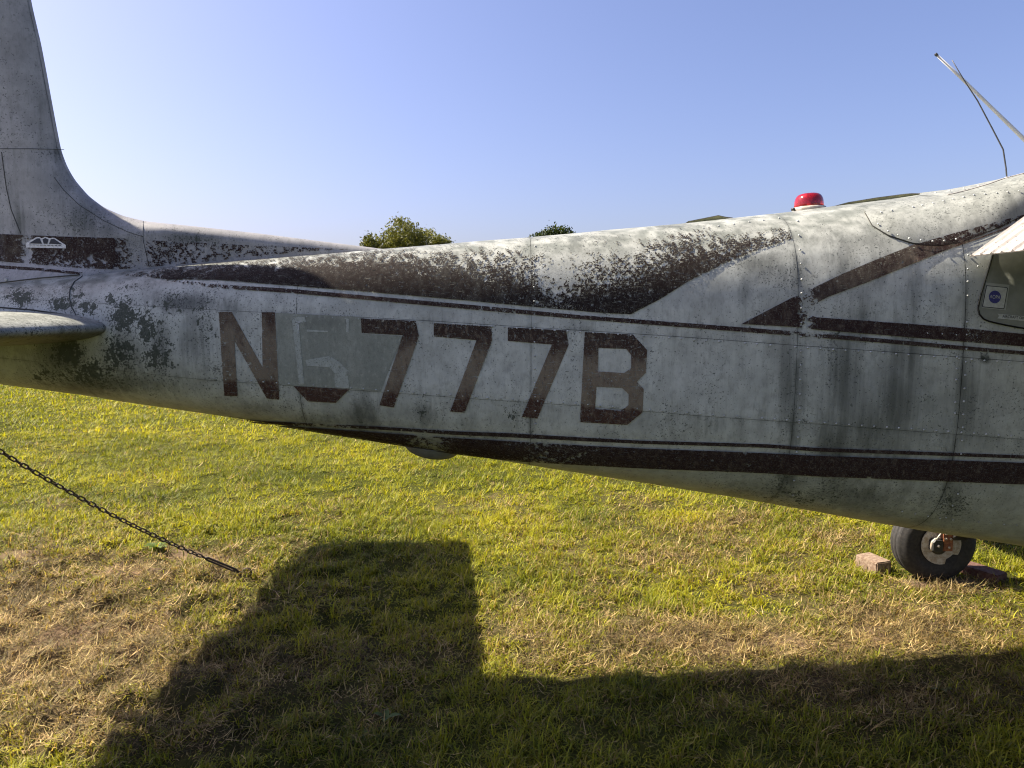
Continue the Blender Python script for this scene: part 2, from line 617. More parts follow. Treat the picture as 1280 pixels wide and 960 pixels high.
def blades(x, y, length, width, lean, col, flat=None, curl=0.5, segs=2):
    """one tapering blade for each point, bent over towards a random side"""
    n = len(x)
    az = rng.uniform(0, 2 * np.pi, n)
    dx, dy = np.cos(az), np.sin(az)
    wx, wy = -dy * width / 2, dx * width / 2
    z0 = ground_h(x, y) + (0 if flat is None else flat)
    P = []
    for k in range(segs + 1):
        t = k / segs
        a = lean + curl * t * t
        hx = length * t * np.sin(a)
        hz = length * t * np.cos(a)
        px_, py_, pz_ = x + dx * hx, y + dy * hx, z0 + np.maximum(hz, 0.001)
        if k < segs:
            wv = 1.0 - 0.35 * t
            P.append(np.stack([px_ - wx * wv, py_ - wy * wv, pz_], -1))
            P.append(np.stack([px_ + wx * wv, py_ + wy * wv, pz_], -1))
        else:
            P.append(np.stack([px_, py_, pz_], -1))
    nv = len(P)
    V = np.stack(P, 1).reshape(-1, 3)
    base = np.arange(n) * nv
    F = []
    for k in range(segs):
        a, bb = 2 * k, 2 * k + 1
        if k < segs - 1:
            F.append(np.stack([base + a, base + bb, base + bb + 2], -1))
            F.append(np.stack([base + a, base + bb + 2, base + a + 2], -1))
        else:
            F.append(np.stack([base + a, base + bb, base + bb + 1], -1))
    F = np.concatenate(F)
    C = np.repeat(col, nv, 0)
    return V, F, C


GREEN = np.array([[0.045, 0.068, 0.008], [0.20, 0.225, 0.014], [0.37, 0.360, 0.018], [0.52, 0.46, 0.04]])
TAN = np.array([[0.055, 0.034, 0.014], [0.19, 0.125, 0.050], [0.36, 0.255, 0.108], [0.48, 0.37, 0.175], [0.26, 0.215, 0.062], [0.12, 0.115, 0.040]])


def pick(tab, t):
    t = np.clip(t, 0, 0.9999) * (len(tab) - 1)
    i = t.astype(int)
    f = (t - i)[:, None]
    return tab[i] * (1 - f) + tab[i + 1] * f


parts = []
for (dens, y0, y1, L, W, sg) in ((15000, 1.75, 3.3, 0.044, 0.0040, 2), (10000, 3.3, 5.2, 0.048, 0.0050, 2),
                                 (5200, 5.2, 8.5, 0.046, 0.0075, 1), (1700, 8.5, 19, 0.052, 0.0125, 1)):
    x, y = wedge_points(dens, y0, y1)
    d, s = dryness(x, y), baresoil(x, y)
    clump = fbm(x, y, 13.0, 3, 21)
    k = rng.random(len(x)) < (1 - 0.50 * d) * (1 - 0.93 * smooth(0.12, 0.5, s)) * (0.45 + 0.8 * smooth(0.36, 0.60, clump))
    x, y, d, clump = x[k], y[k], d[k], clump[k]
    n = len(x)
    r = rng.random(n)
    patch_t = fbm(x, y, 1.6, 3, 30)
    col = pick(GREEN, 0.15 + 0.45 * rng.random(n) + 0.75 * (patch_t - 0.4))
    px_, py_ = proj(np.stack([x, y, 0 * x], -1))
    dry = r < (0.05 + 0.95 * d ** 1.2)
    col[dry] = pick(TAN, rng.random(dry.sum()))
    yel = rng.random(n) < 0.30 * smooth(620, 760, py_)
    col[yel] = col[yel] * 0.5 + np.array([0.24, 0.19, 0.05]) * 0.5
    col *= rng.uniform(0.7, 1.25, n)[:, None]
    ln = L * rng.uniform(0.45, 1.35, n) * (0.45 + 1.1 * smooth(0.30, 0.68, clump)) * (1 - 0.30 * d)
    lean = np.abs(rng.normal(0.55, 0.42, n)) + 0.55 * d * rng.random(n)
    parts.append(blades(x, y, ln, W * rng.uniform(0.6, 1.4, n), np.clip(lean, 0, 1.45), col, curl=rng.uniform(0.1, 1.0, n), segs=sg))
off = 0
VV, FF, CC = [], [], []
for (v, f, c) in parts:
    VV.append(v)
    FF.append(f + off)
    CC.append(c)
    off += len(v)
me = mesh_np('grass', np.concatenate(VV), np.concatenate(FF), False, {'col': np.concatenate(CC)})
o = link('grass', me, M['grass'])
tag(o, 'short yellow green mown grass covering the lawn', 'grass', kind='stuff')

# dead clippings lying about
VV, FF, CC, off = [], [], [], 0
for (dens, y0, y1, L, W) in ((6500, 1.75, 3.4, 0.050, 0.0026), (4200, 3.4, 5.6, 0.055, 0.0036), (500, 5.6, 9, 0.06, 0.006)):
    x, y = wedge_points(dens, y0, y1)
    d = dryness(x, y)
    k = rng.random(len(x)) < 0.07 + 0.93 * smooth(0.2, 0.8, d)
    x, y = x[k], y[k]
    n = len(x)
    cl_ = fbm(x, y, 12.0, 3, 77)
    col = pick(TAN, rng.random(n)) * rng.uniform(0.5, 1.25, n)[:, None] * (0.55 + 0.9 * smooth(0.35, 0.65, cl_))[:, None]
    v, f, c = blades(x, y, L * rng.uniform(0.4, 1.6, n), W * rng.uniform(0.6, 1.4, n), rng.uniform(1.0, 1.5, n), col,
                     flat=rng.uniform(0.003, 0.032, n), curl=rng.uniform(-0.5, 0.25, n), segs=2)
    VV.append(v)
    FF.append(f + off)
    CC.append(c)
    off += len(v)
me = mesh_np('dry_grass_clippings', np.concatenate(VV), np.concatenate(FF), False, {'col': np.concatenate(CC)})
o = link('dry_grass_clippings', me, M['straw'])
tag(o, 'tan dead grass clippings strewn over the dry patches', 'clippings', kind='stuff')

# ------------------------------------------------------------------ aircraft: the body as a function
AX = 2.80                                                            # its long axis lies along X at this depth
ST_X = np.array([-2.75, -2.4, -2.0, -1.6, -1.4, -1.0, -0.6, 0.0, 0.6, 1.0, 1.4, 1.6, 2.0, 2.9, 3.25, 3.5, 4.4, 4.75])
ST_T = np.array([1.700, 1.716, 1.727, 1.747, 1.766, 1.799, 1.830, 1.875, 1.926, 1.968, 2.016, 2.045, 2.10, 2.10, 1.78, 1.55, 1.45, 1.30])
ST_B = np.array([1.440, 1.376, 1.320, 1.266, 1.238, 1.183, 1.120, 1.027, 0.934, 0.868, 0.797, 0.764, 0.70, 0.68, 0.70, 0.72, 0.80, 0.95])
ST_W = np.array([0.070, 0.135, 0.179, 0.217, 0.236, 0.274, 0.311, 0.368, 0.425, 0.463, 0.500, 0.519, 0.545, 0.545, 0.53, 0.50, 0.44, 0.25])
LOWER = 0.09
ST_T, ST_B = ST_T - LOWER, ST_B - LOWER
ST_N = np.array([2.0, 2.1, 2.25, 2.5, 2.7, 3.0, 3.2, 3.4, 3.4, 3.4, 3.4, 3.4, 3.4, 3.4, 3.2, 3.0, 2.8, 2.4])


def station(X):
    X = np.asarray(X, float)
    zt, zb = np.interp(X, ST_X, ST_T), np.interp(X, ST_X, ST_B)
    return np.interp(X, ST_X, ST_W), (zt + zb) / 2, (zt - zb) / 2, np.interp(X, ST_X, ST_N)


def bodyF(p):
    w, zc, h, n = station(p[..., 0])
    dz = (p[..., 2] - zc) / h
    n = np.where(dz > 0, n, np.minimum(n, 3.0))
    return np.abs((p[..., 1] - AX) / w) ** n + np.abs(dz) ** n - 1


def body_normal(p):
    e = 1e-3
    g_ = np.stack([bodyF(p + np.array(v)) - bodyF(p - np.array(v)) for v in ((e, 0, 0), (0, e, 0), (0, 0, e))], -1)
    return g_ / np.maximum(np.linalg.norm(g_, axis=-1, keepdims=True), 1e-9)


def skin_oil(p):
    """sheet metal is never quite flat: how far the skin stands off the ideal body"""
    return (fbm(p[..., 0], p[..., 2], 3.2, 2, 41) - 0.5) * 0.006


def on_body(px, py, off=0.0):
    """where the line of sight through a photograph pixel meets the near side of the body"""
    d = rays(px, py)
    o_ = np.array([0, 0, EYE])
    ts = np.linspace(1.9, 3.4, 90)
    ys = d[..., 1]
    P = o_ + d[..., None, :] * (ts / ys[..., None])[..., None]
    f = bodyF(P)
    inside = f < 0
    first = np.where(inside.any(-1), inside.argmax(-1), f.argmin(-1))
    first = np.maximum(first, 1)
    lo, hi = ts[first - 1], ts[first]
    hit = inside.any(-1)
    for _ in range(24):
        mid = (lo + hi) / 2
        ins = bodyF(o_ + d * (mid / ys)[..., None]) < 0
        hi = np.where(ins, mid, hi)
        lo = np.where(ins, lo, mid)
    t = np.where(hit, hi, ts[first])
    p = o_ + d * (t / ys)[..., None]
    return p + body_normal(p) * (off + (skin_oil(p) if off else 0.0))[..., None] if off else p


def half_section(X, m=240):
    """near half of one cross section, crown to keel, evenly spaced"""
    w, zc, h, n = (float(v) for v in station(X))
    t = np.linspace(np.pi / 2, -np.pi / 2, m)
    nn = np.where(t > 0, n, min(n, 3.0))
    y = -w * np.abs(np.cos(t)) ** (2 / nn)
    z = zc + h * np.sign(np.sin(t)) * np.abs(np.sin(t)) ** (2 / nn)
    s = np.concatenate([[0], np.cumsum(np.hypot(np.diff(y), np.diff(z)))])
    return y, z, s


def px_curve(pts):
    p = on_body(np.array([q[0] for q in pts], float), np.array([q[1] for q in pts], float))
    return p[:, 0], p[:, 2]


# the two lengthwise lap seams
SU = px_curve([(0, 372), (120, 379), (260, 387), (380, 393), (520, 400), (660, 409), (760, 415), (880, 423), (1000, 432), (1100, 439), (1279, 452)])
SL = px_curve([(0, 447), (130, 461), (260, 475), (350, 481), (560, 496), (725, 507), (880, 520), (1020, 530), (1279, 549)])


def seam_z(S, X):
    k = (S[1][-1] - S[1][-3]) / (S[0][-1] - S[0][-3])
    k0 = (S[1][1] - S[1][0]) / (S[0][1] - S[0][0])
    z = np.interp(X, S[0], S[1])
    z = np.where(X > S[0][-1], S[1][-1] + 0.0 * (X - S[0][-1]) * k, z)
    return np.where(X < S[0][0], S[1][0] + (X - S[0][0]) * k0, z)


# stains, given where they are seen: (px, py, rx, ry, strength)
SOOT = [(230, 378, 45, 14, 0.9), (245, 430, 30, 50, 0.55), (200, 440, 16, 50, 0.7), (285, 385, 22, 16, 0.6), (150, 455, 40, 45, 0.5),
        (345, 350, 20, 10, 0.2), (455, 515, 26, 26, 0.8), (530, 520, 20, 24, 0.6), (645, 520, 14, 20, 0.55), (400, 402, 40, 9, 0.75),
        (600, 525, 120, 14, 0.28), (890, 530, 35, 12, 0.45), (820, 525, 60, 10, 0.25), (420, 525, 120, 10, 0.45), (330, 510, 60, 14, 0.4),
        (990, 480, 20, 90, 0.75), (985, 590, 26, 40, 0.7), (1055, 470, 24, 90, 0.85), (1045, 560, 30, 70, 0.9), (1085, 540, 34, 60, 0.75),
        (1135, 440, 24, 60, 0.75), (1122, 500, 30, 60, 0.8), (1105, 560, 34, 50, 0.6), (1210, 500, 24, 70, 0.7), (1190, 600, 22, 60, 0.6),
        (1070, 620, 90, 26, 0.6), (960, 610, 80, 20, 0.45), (980, 450, 12, 40, 0.5), (950, 330, 40, 16, 0.6), (1000, 345, 24, 50, 0.55),
        (1050, 330, 26, 40, 0.6), (1100, 330, 26, 40, 0.5), (1080, 400, 20, 40, 0.6), (1140, 360, 16, 60, 0.55), (1180, 380, 16, 60, 0.4),
        (1231, 448, 7, 7, 1.4), (1040, 300, 50, 22, 0.5), (1090, 300, 30, 20, 0.5), (930, 360, 20, 20, 0.25), (860, 500, 10, 50, 0.2),
        (1150, 280, 70, 20, 0.35), (130, 480, 100, 16, 0.8), (75, 445, 36, 30, 1.0), (700, 545, 300, 8, 0.3), (1240, 560, 40, 8, 0.3)]
ALGAE = [(155, 395, 22, 26, 0.85), (185, 410, 16, 30, 0.75), (140, 375, 14, 10, 0.55), (150, 440, 24, 26, 0.72), (110, 385, 16, 16, 0.7),
         (27, 372, 22, 12, 0.85), (78, 380, 20, 10, 0.8), (95, 370, 12, 16, 0.5), (200, 440, 26, 34, 0.6), (85, 440, 20, 18, 0.95),
         (110, 465, 40, 20, 0.7), (165, 360, 30, 8, 0.35), (60, 470, 30, 12, 0.5), (215, 380, 26, 14, 0.5), (255, 400, 18, 36, 0.42),
         (410, 402, 30, 6, 0.5), (525, 515, 12, 16, 0.45), (640, 520, 10, 14, 0.5), (1190, 630, 30, 20, 0.4), (1000, 620, 60, 20, 0.4),
         (690, 300, 90, 22, 0.12), (1231, 448, 6, 6, 0.6), (300, 480, 40, 20, 0.2), (980, 345, 26, 16, 0.3), (1040, 420, 16, 30, 0.25)]
TONE = [(1150, 520, 190, 110, 0.62), (1240, 520, 120, 120, 0.45), (1060, 480, 60, 100, 0.35), (1000, 600, 160, 50, 0.5), (1200, 620, 140, 60, 0.5), (1230, 370, 60, 70, 0.45),
        (1080, 370, 100, 50, 0.25), (60, 460, 80, 40, 0.5), (120, 480, 120, 24, 0.5), (1215, 480, 16, 70, 0.5), (480, 380, 140, 12, 0.2),
        (760, 350, 140, 30, 0.2), (900, 340, 120, 40, 0.25), (700, 585, 400, 16, 0.3), (320, 520, 200, 14, 0.35), (440, 440, 90, 44, 0.2)]


def stain_attr(P):
    px, py = proj(P)
    a = blobs(SOOT, px, py)
    b_ = blobs(ALGAE, px, py)
    c = np.clip(blobs(TONE, px, py), 0, 1)
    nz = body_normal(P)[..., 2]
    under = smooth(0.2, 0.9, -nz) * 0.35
    crown = smooth(0.25, 0.8, nz)
    blot = fbm(P[..., 0], P[..., 1] + P[..., 2], 6.0, 4, 55)
    a = np.maximum(a, crown * (0.12 + 0.5 * smooth(0.42, 0.66, blot)) * 0.7)
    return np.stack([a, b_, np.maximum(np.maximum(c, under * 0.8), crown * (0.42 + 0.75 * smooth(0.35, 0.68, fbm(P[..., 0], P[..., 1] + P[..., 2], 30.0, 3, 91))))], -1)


plane = empty('airplane', (2.4, AX, 0.0))
tag(plane, 'derelict white and brown light airplane with peeling paint and registration N5777B on its side', 'airplane')

# inner shell that shows as dark lines in the seams
xs = np.linspace(-2.73, 4.74, 120)
rows = []
for X in xs:
    y, z, s = half_section(X, 60)
    w, zc, h, n = (float(v) for v in station(X))
    k = 0.985 - 0.004 / max(w, 0.1)
    yy = np.concatenate([y, -y[::-1][1:-1]]) * k
    zz = zc + (np.concatenate([z, z[::-1][1:-1]]) - zc) * k
    rows.append(np.stack([np.full_like(yy, X), AX + yy, zz], -1))
V = np.array(rows)
nr = V.shape[1]
Fq = []
for i in range(len(xs) - 1):
    for j in range(nr):
        Fq.append((i * nr + j, (i + 1) * nr + j, (i + 1) * nr + (j + 1) % nr, i * nr + (j + 1) % nr))
Fq.append(tuple(range(nr)))
Fq.append(tuple(range((len(xs) - 1) * nr, len(xs) * nr))[::-1])
shell = link('fuselage', mesh_np('fuselage', V.reshape(-1, 3), Fq), M['gap'], plane)

# skin panels: bays between the upright seams, split along the two lap seams
bay_px = [(98, 372), (372, 440), (664, 430), (996, 440), (1204, 440)]
BAYS = [-2.735] + [float(on_body(np.array([float(a)]), np.array([float(b_)]))[0, 0]) for a, b_ in bay_px] + [2.05, 3.22, 4.74]
GAP = 0.0006


def panel(x0, x1, which, side, dx, m, lap):
    X = np.linspace(x0 + GAP, x1 - GAP, max(3, int((x1 - x0) / dx)))
    rows_ = []
    for q in X:
        y, z, s = half_section(q)
        fu = np.interp(-seam_z(SU, q), -z, s)
        fl = np.interp(-seam_z(SL, q), -z, s)
        fl = max(fl, fu + 0.02)
        L = s[-1]
        if which == 'crown':
            a = np.linspace(-(fu - GAP), fu - GAP, 2 * m)
            sg = np.where(a < 0, -1.0, 1.0)
            a = np.abs(a)
        elif which == 'side':
            a = np.linspace(fu + GAP, fl - GAP, m)
            sg = np.full(m, side)
        else:
            a = np.linspace(fl + GAP, 2 * L - fl - GAP, 2 * m)
            sg = np.where(a > L, -1.0, 1.0)
            a = np.where(a > L, 2 * L - a, a)
        rows_.append(np.stack([np.full(len(a), q), AX + np.interp(a, s, y) * sg, np.interp(a, s, z)], -1))
    P = np.array(rows_)
    nu, nv = P.shape[:2]
    P = P.reshape(-1, 3)
    N = body_normal(P)
    P = P + N * (lap + skin_oil(P))[:, None]
    st = stain_attr(P)
    iu = np.repeat(np.minimum(np.arange(nu), np.arange(nu)[::-1]) * dx, nv)
    jv = np.tile(np.minimum(np.arange(nv), np.arange(nv)[::-1]), nu) * 0.008
    near_seam = np.exp(-np.minimum(iu, jv + 0.004) / 0.012)
    st[:, 0] = np.maximum(st[:, 0], 0.75 * near_seam * fbm(P[:, 0], P[:, 2], 14.0, 3, 61) + st[:, 0] * 0.6)
    f = grid_faces(nu, nv)
    a_, b_, c_ = P[f[0, 0]], P[f[0, 1]], P[f[0, 2]]
    mid = f[len(f) // 2]
    nrm = np.cross(P[mid[1]] - P[mid[0]], P[mid[2]] - P[mid[0]])
    if np.dot(nrm, N[mid[0]]) < 0:
        f = f[:, ::-1]
    return link('skin_panel', mesh_np('skin_panel', P, f, True, {'stain': st}), M['paint'], shell)


for i in range(len(BAYS) - 1):
    seen = BAYS[i] < 1.9
    dx, mm = (0.012, 40) if seen else (0.05, 16)
    lp = 0.0007 * (i % 2)
    panel(BAYS[i], BAYS[i + 1], 'crown', 1, dx, mm, 0.0005 + lp)
    panel(BAYS[i], BAYS[i + 1], 'side', 1, dx, mm, 0.0018 + lp)
    panel(BAYS[i], BAYS[i + 1], 'side', -1, 0.05, 14, 0.0018 + lp)
    panel(BAYS[i], BAYS[i + 1], 'belly', 1, dx, mm, 0.0005 + lp)


# ------------------------------------------------------------------ painted marks that follow the skin
def decal(name, loops, mat, parent, wear=0.1, fade=0.3, dirt=0.0, cell=9.0, off=0.0040, surf=None, attr_fn=None):
    """a painted shape: outlines in photograph pixels, laid on the skin where they are seen"""
    surf = surf or on_body
    bm = bmesh.new()
    edges = []
    for lp in loops:
        vs_ = [bm.verts.new((x, y, 0)) for x, y in lp]
        edges += [bm.edges.new((vs_[i], vs_[(i + 1) % len(vs_)])) for i in range(len(vs_))]
    bmesh.ops.triangle_fill(bm, use_beauty=True, use_dissolve=False, edges=edges, normal=(0, 0, 1))
    xs_ = [v.co.x for v in bm.verts]
    ys_ = [v.co.y for v in bm.verts]
    for ax, lo, hi in ((0, min(xs_), max(xs_)), (1, min(ys_), max(ys_))):
        k = math.floor(lo / cell) * cell + cell
        while k < hi:
            co = (k, 0, 0) if ax == 0 else (0, k, 0)
            no = (1, 0, 0) if ax == 0 else (0, 1, 0)
            bmesh.ops.bisect_plane(bm, geom=bm.verts[:] + bm.edges[:] + bm.faces[:], plane_co=co, plane_no=no)
            k += cell
    bm.verts.ensure_lookup_table()
    q = np.array([v.co[:2] for v in bm.verts], float)
    P = surf(q[:, 0], q[:, 1], off)
    for v, p in zip(bm.verts, P):
        v.co = p
    bm.normal_update()
    for f in bm.faces:
        if f.normal.y > 0:
            f.normal_flip()
        f.smooth = True
    me = bpy.data.meshes.new(name)
    bm.to_mesh(me)
    bm.free()
    a = np.ones((len(q), 4), np.float32)
    if attr_fn is not None:
        w_, f_, d_ = attr_fn(q[:, 0], q[:, 1])
        a[:, 0], a[:, 1], a[:, 2] = w_, f_, d_
    else:
        a[:, 0], a[:, 1], a[:, 2] = wear, fade, dirt
    at = me.attributes.new('wear', 'FLOAT_COLOR', 'POINT')
    at.data.foreach_set('color', a.ravel())
    return link(name, me, mat, parent)


def su_y(px):
    return np.interp(px, [0, 260, 380, 520, 660, 760, 880, 1000, 1280], [372, 387, 393, 400, 409, 415, 423, 432, 452])


def sl_y(px):
    return np.interp(px, [0, 130, 260, 350, 560, 725, 880, 1020, 1280], [447, 461, 475, 481, 496, 507, 520, 530, 549])


def letter_attr(bias=0.0, top_dark=0.3):
    def fn(px, py):
        t = (py - su_y(px)) / (sl_y(px) - su_y(px))
        fade = np.where(t > 0.99, 0.0, 0.10 + 1.0 * smooth(0.10, 0.55, t) * (1 - 0.35 * smooth(0.75, 0.97, t)) + bias)
        wear = np.where(t > 0.99, 0.08, 0.14)
        dk = np.clip(0.9 * smooth(0.5, 0.05, t), 0, 1) * (0.4 if bias > 0.3 else 1)
        return wear, np.clip(fade, 0, 1), np.clip(0.25 * blobs(SOOT, px, py) + dk, 0, 1)
    return fn


def mid_letter(name, loops, label, bias=0.0):
    o_ = decal(name, loops, M['letter'], shell, attr_fn=letter_attr(bias), cell=8.0, off=0.0042)
    o_['label'] = label
    return o_


# touch-up patch where the first numeral was painted over
decal('touch_up_patch', [[(345, 391), (451, 396), (454, 417), (503, 420), (476, 489), (437, 485.5), (367, 482), (349, 480.5)]], M['patch'], shell,
      attr_fn=lambda x, y: (0.06 + 0 * x, 0.4 + 0.3 * np.sin(x * 0.09), 0.5 * blobs(SOOT, x, y)), off=0.0034)
decal('registration_numeral', [[(382, 450), (412, 445), (424, 452), (435, 463), (437, 485), (419, 484), (418.5, 466), (412, 459), (384, 457)]],
      M['ghost'], shell, wear=0.2, fade=0.3, off=0.0044)
decal('registration_numeral', [[(365, 397), (381, 396), (383, 402), (374, 405), (377, 440), (380.5, 480), (374, 481), (370, 440)]], M['ghost'], shell,
      wear=0.26, fade=0.5, off=0.0044)
for lp in ([(384, 412), (410, 413.5), (410, 415.5), (384, 414.5)], [(433, 398), (436.5, 399), (436, 416), (433, 415)]):
    decal('registration_numeral', [lp], M['ghost'], shell, wear=0.15, fade=0.7, off=0.0045)
mid_letter('registration_letter', [[(274, 390), (290, 390), (328.8, 459), (327.5, 390), (344, 390.5), (349.5, 499), (334, 497.5), (293.8, 426), (297.5, 494.5), (281, 494)]],
           'letter N, faded olive brown with redder feet', 0.35)
mid_letter('registration_numeral', [[(367.5, 482.5), (437, 486), (420, 503), (385, 501)]], 'remaining brown foot of the overpainted numeral 5', -0.1)
mid_letter('registration_numeral', [[(451.3, 398), (520, 401), (523.8, 420), (492.5, 508.8), (474.5, 506), (503.8, 418.8), (452.5, 416)]],
           'numeral 7 beside the overpainted patch', 0.0)
mid_letter('registration_numeral', [[(542.5, 403.8), (614.5, 408), (615.5, 425), (581, 515), (563, 513.8), (596, 425), (542.5, 420.5)]],
           'middle numeral 7 with scratched dark bar', -0.08)
mid_letter('registration_numeral', [[(635, 409), (707.5, 413), (710.8, 431), (671.8, 522.5), (652.5, 520.5), (690, 430.5), (635, 426)]],
           'numeral 7 next to the letter B', -0.04)
mid_letter('registration_letter', [[(731, 415), (791, 418), (808.8, 437.5), (807, 466), (796, 477), (804.5, 486), (803, 515), (783.8, 530.5), (725, 526.8)],
                                   [(748, 435), (782.5, 435.8), (789, 443.8), (788.8, 460), (780, 466), (747.5, 464)],
                                   [(745.5, 483), (777.5, 484.5), (785.8, 492.5), (785.5, 506), (776, 513), (743.8, 510)]],
           'letter B with dark top and red brown foot', 0.02)


def strip(name, top, bot, mat=None, n=90, x0=None, x1=None, cell=14.0, **kw):
    """a long painted band between two pixel curves"""
    tx, ty = np.array(top, float).T
    bx_, by_ = np.array(bot, float).T
    x0 = x0 if x0 is not None else max(tx[0], bx_[0])
    x1 = x1 if x1 is not None else min(tx[-1], bx_[-1])
    X = np.linspace(x0, x1, n)
    lp = [(x, float(np.interp(x, tx, ty))) for x in X] + [(x, float(np.interp(x, bx_, by_))) for x in X[::-1]]
    return decal(name, [lp], mat or M['brown'], shell, cell=cell, **kw)


def wear_line(px, py):
    w_ = 0.20 + 0.45 * smooth(360, 200, px) + 0.35 * np.exp(-((px - 1010) / 26) ** 2) + 0.10 * np.exp(-((px - 640) / 60) ** 2)
    return w_, 0.25 + 0 * px, 0.5 * blobs(SOOT, px, py)


strip('pinstripe', [(200, 346), (260, 355), (360, 361), (460, 370), (580, 380.5), (720, 393.5), (860, 404), (985, 413.5), (1110, 424), (1199, 432), (1285, 439.5), (1560, 463.5)],
      [(200, 350), (260, 359.5), (360, 366), (460, 375), (580, 386), (720, 398.5), (860, 409.5), (985, 419), (1110, 429), (1199, 437), (1285, 444), (1560, 468)],
      attr_fn=wear_line)


def wear_band(px, py):
    w_ = 0.10 + 0.42 * np.exp(-((px - 1008) / 14) ** 2) + 0.27 * np.exp(-((px - 1222) / 18) ** 2)
    return w_, 0.12 + 0.25 * smooth(1010, 960, px), 0.5 * blobs(SOOT, px, py)


strip('band', [(927.5, 404.5), (996, 369), (1000, 370), (1006, 384), (1014, 396), (1020, 396.6), (1180, 408), (1203, 410), (1285, 418), (1560, 442)],
      [(927.5, 405), (992.5, 408.5), (1015, 411.5), (1180, 425), (1203, 427), (1285, 433.5), (1560, 457.5)], attr_fn=wear_band)


def wear_diag(px, py):
    w_ = 0.16 + 0.5 * np.exp(-((px - 1006) / 12) ** 2) + 0.50 * smooth(1150, 1240, px)
    return w_, 0.55 - 0.3 * smooth(1120, 1200, px), 0.3 + 0 * px


decal('band', [[(1000, 369.5), (1022.5, 357), (1052, 343), (1085, 329), (1142.5, 306), (1160, 305), (1195, 307), (1180, 314), (1150, 326), (1085, 352.5), (1035, 371), (1010, 384.5)]],
      M['brown'], shell, attr_fn=wear_diag, cell=10)
strip('pinstripe', [(285, 519), (320, 525), (470, 532), (570, 538), (640, 540.5), (800, 550), (960, 555), (1020, 559.4), (1285, 569), (1560, 579)],
      [(285, 521), (320, 529), (470, 535.5), (570, 542.5), (640, 545.5), (800, 554), (960, 559.5), (1020, 564), (1285, 573), (1560, 583)],
      attr_fn=lambda x, y: (0.12 + 0.42 * smooth(640, 400, x) * (0.6 + 0.4 * np.sin(x * 0.05)), 0.2 + 0 * x, 0.3 + 0 * x))
strip('band', [(345, 530), (470, 539), (570, 546), (640, 550), (800, 559.5), (960, 566), (1020, 569), (1285, 578), (1560, 588)],
      [(345, 531), (470, 550.5), (570, 566), (640, 574), (800, 584), (960, 591), (1020, 594.5), (1285, 605), (1560, 616)],
      attr_fn=lambda x, y: (0.16 + 0.36 * np.exp(-((x - 540) / 28) ** 2) + 0.2 * np.exp(-((x - 690) / 60) ** 2), 0.08 + 0 * x, 0.2 + 0 * x), cell=4.5, off=0.0055)

# upper brown sweep, worn away towards the crown of the body
low_px = [(150, 345), (215, 350), (270, 350), (360, 357), (460, 365), (580, 375.5), (660, 383), (745, 390.5), (788, 393), (825, 374), (860, 352), (905, 330), (950, 312), (990, 299)]
LX, LZ = px_curve(low_px)
X = np.linspace(LX[0], LX[-1], 330)
rows_, at_ = [], []
NV = 46
for q in X:
    y, z, s = half_section(q)
    s0 = float(np.interp(-np.interp(q, LX, LZ), -z, s))
    a = np.linspace(s0, max(s0 - 0.34, 0.0), NV)
    P = np.stack([np.full(NV, q), AX + np.interp(a, s, y), np.interp(a, s, z)], -1)
    rows_.append(P)
    d = s0 - a                                                       # distance above the painted edge
    sun_up = np.interp(a, s, np.gradient(y, s + np.arange(len(s)) * 1e-9))
    up = -body_normal(P)[:, 1]
    up = body_normal(P)[:, 2]
    at_.append(np.stack([d, up, np.full(NV, q)], -1))
P = np.array(rows_).reshape(-1, 3)
at_ = np.array(at_).reshape(-1, 3)
ppx, ppy = proj(P)
d, up = at_[:, 0], at_[:, 1]
wear = 0.17 + 0.24 * smooth(0.03, 0.13, d) + 0.15 * smooth(0.12, 0.28, d) + 0.14 * smooth(0.5, 1.0, up)
wear += 0.22 * np.exp(-((ppx - 695) / 30) ** 2) - 0.10 * np.exp(-((ppx - 460) / 90) ** 2) + 0.30 * smooth(230, 150, ppx) + 0.10 * (vnoise(P[:, 0], P[:, 2], 9.0, 3) - 0.5)
wear += 0.28 * smooth(840, 960, ppx)
fade = 0.08 + 0.32 * np.exp(-((ppx - 590) / 50) ** 2)
st = np.stack([np.clip(wear, 0, 1.0), np.clip(fade, 0, 1), 0.3 + 0 * d], -1)
P = P + body_normal(P) * (0.0042 + skin_oil(P))[:, None]
sweep = link('upper_sweep', mesh_np('upper_sweep', P, grid_faces(len(X), NV), True, {'wear': st}), M['sweep'], shell)
sweep['label'] = 'broad brown sweep of paint flaking to white along the upper body'

# ------------------------------------------------------------------ fin with its long dorsal fairing
LE_px = [(20, -70), (33, 0), (45, 52), (58, 122), (70, 185), (77, 204), (87, 222), (105, 243), (125, 258), (150, 269), (180, 276), (240, 282), (320, 291), (400, 301), (480, 311), (500, 313)]
le = on_depth(np.array([p[0] for p in LE_px], float), np.array([p[1] for p in LE_px], float), np.full(len(LE_px), AX - 0.02))
LEX, LEZ = le[:, 0], le[:, 2]
tt = np.concatenate([[0], np.cumsum(np.hypot(np.diff(LEX), np.diff(LEZ)))])
fine_t = np.linspace(0, tt[-1], 400)
LFX, LFZ = np.interp(fine_t, tt, LEX), np.interp(fine_t, tt, LEZ)
for _ in range(14):                                                  # soften the traced corners
    LFX[1:-1] = (LFX[:-2] + 2 * LFX[1:-1] + LFX[2:]) / 4
    LFZ[1:-1] = (LFZ[:-2] + 2 * LFZ[1:-1] + LFZ[2:]) / 4
FIN_TOP, HINGE = float(LFZ[0]), -2.42


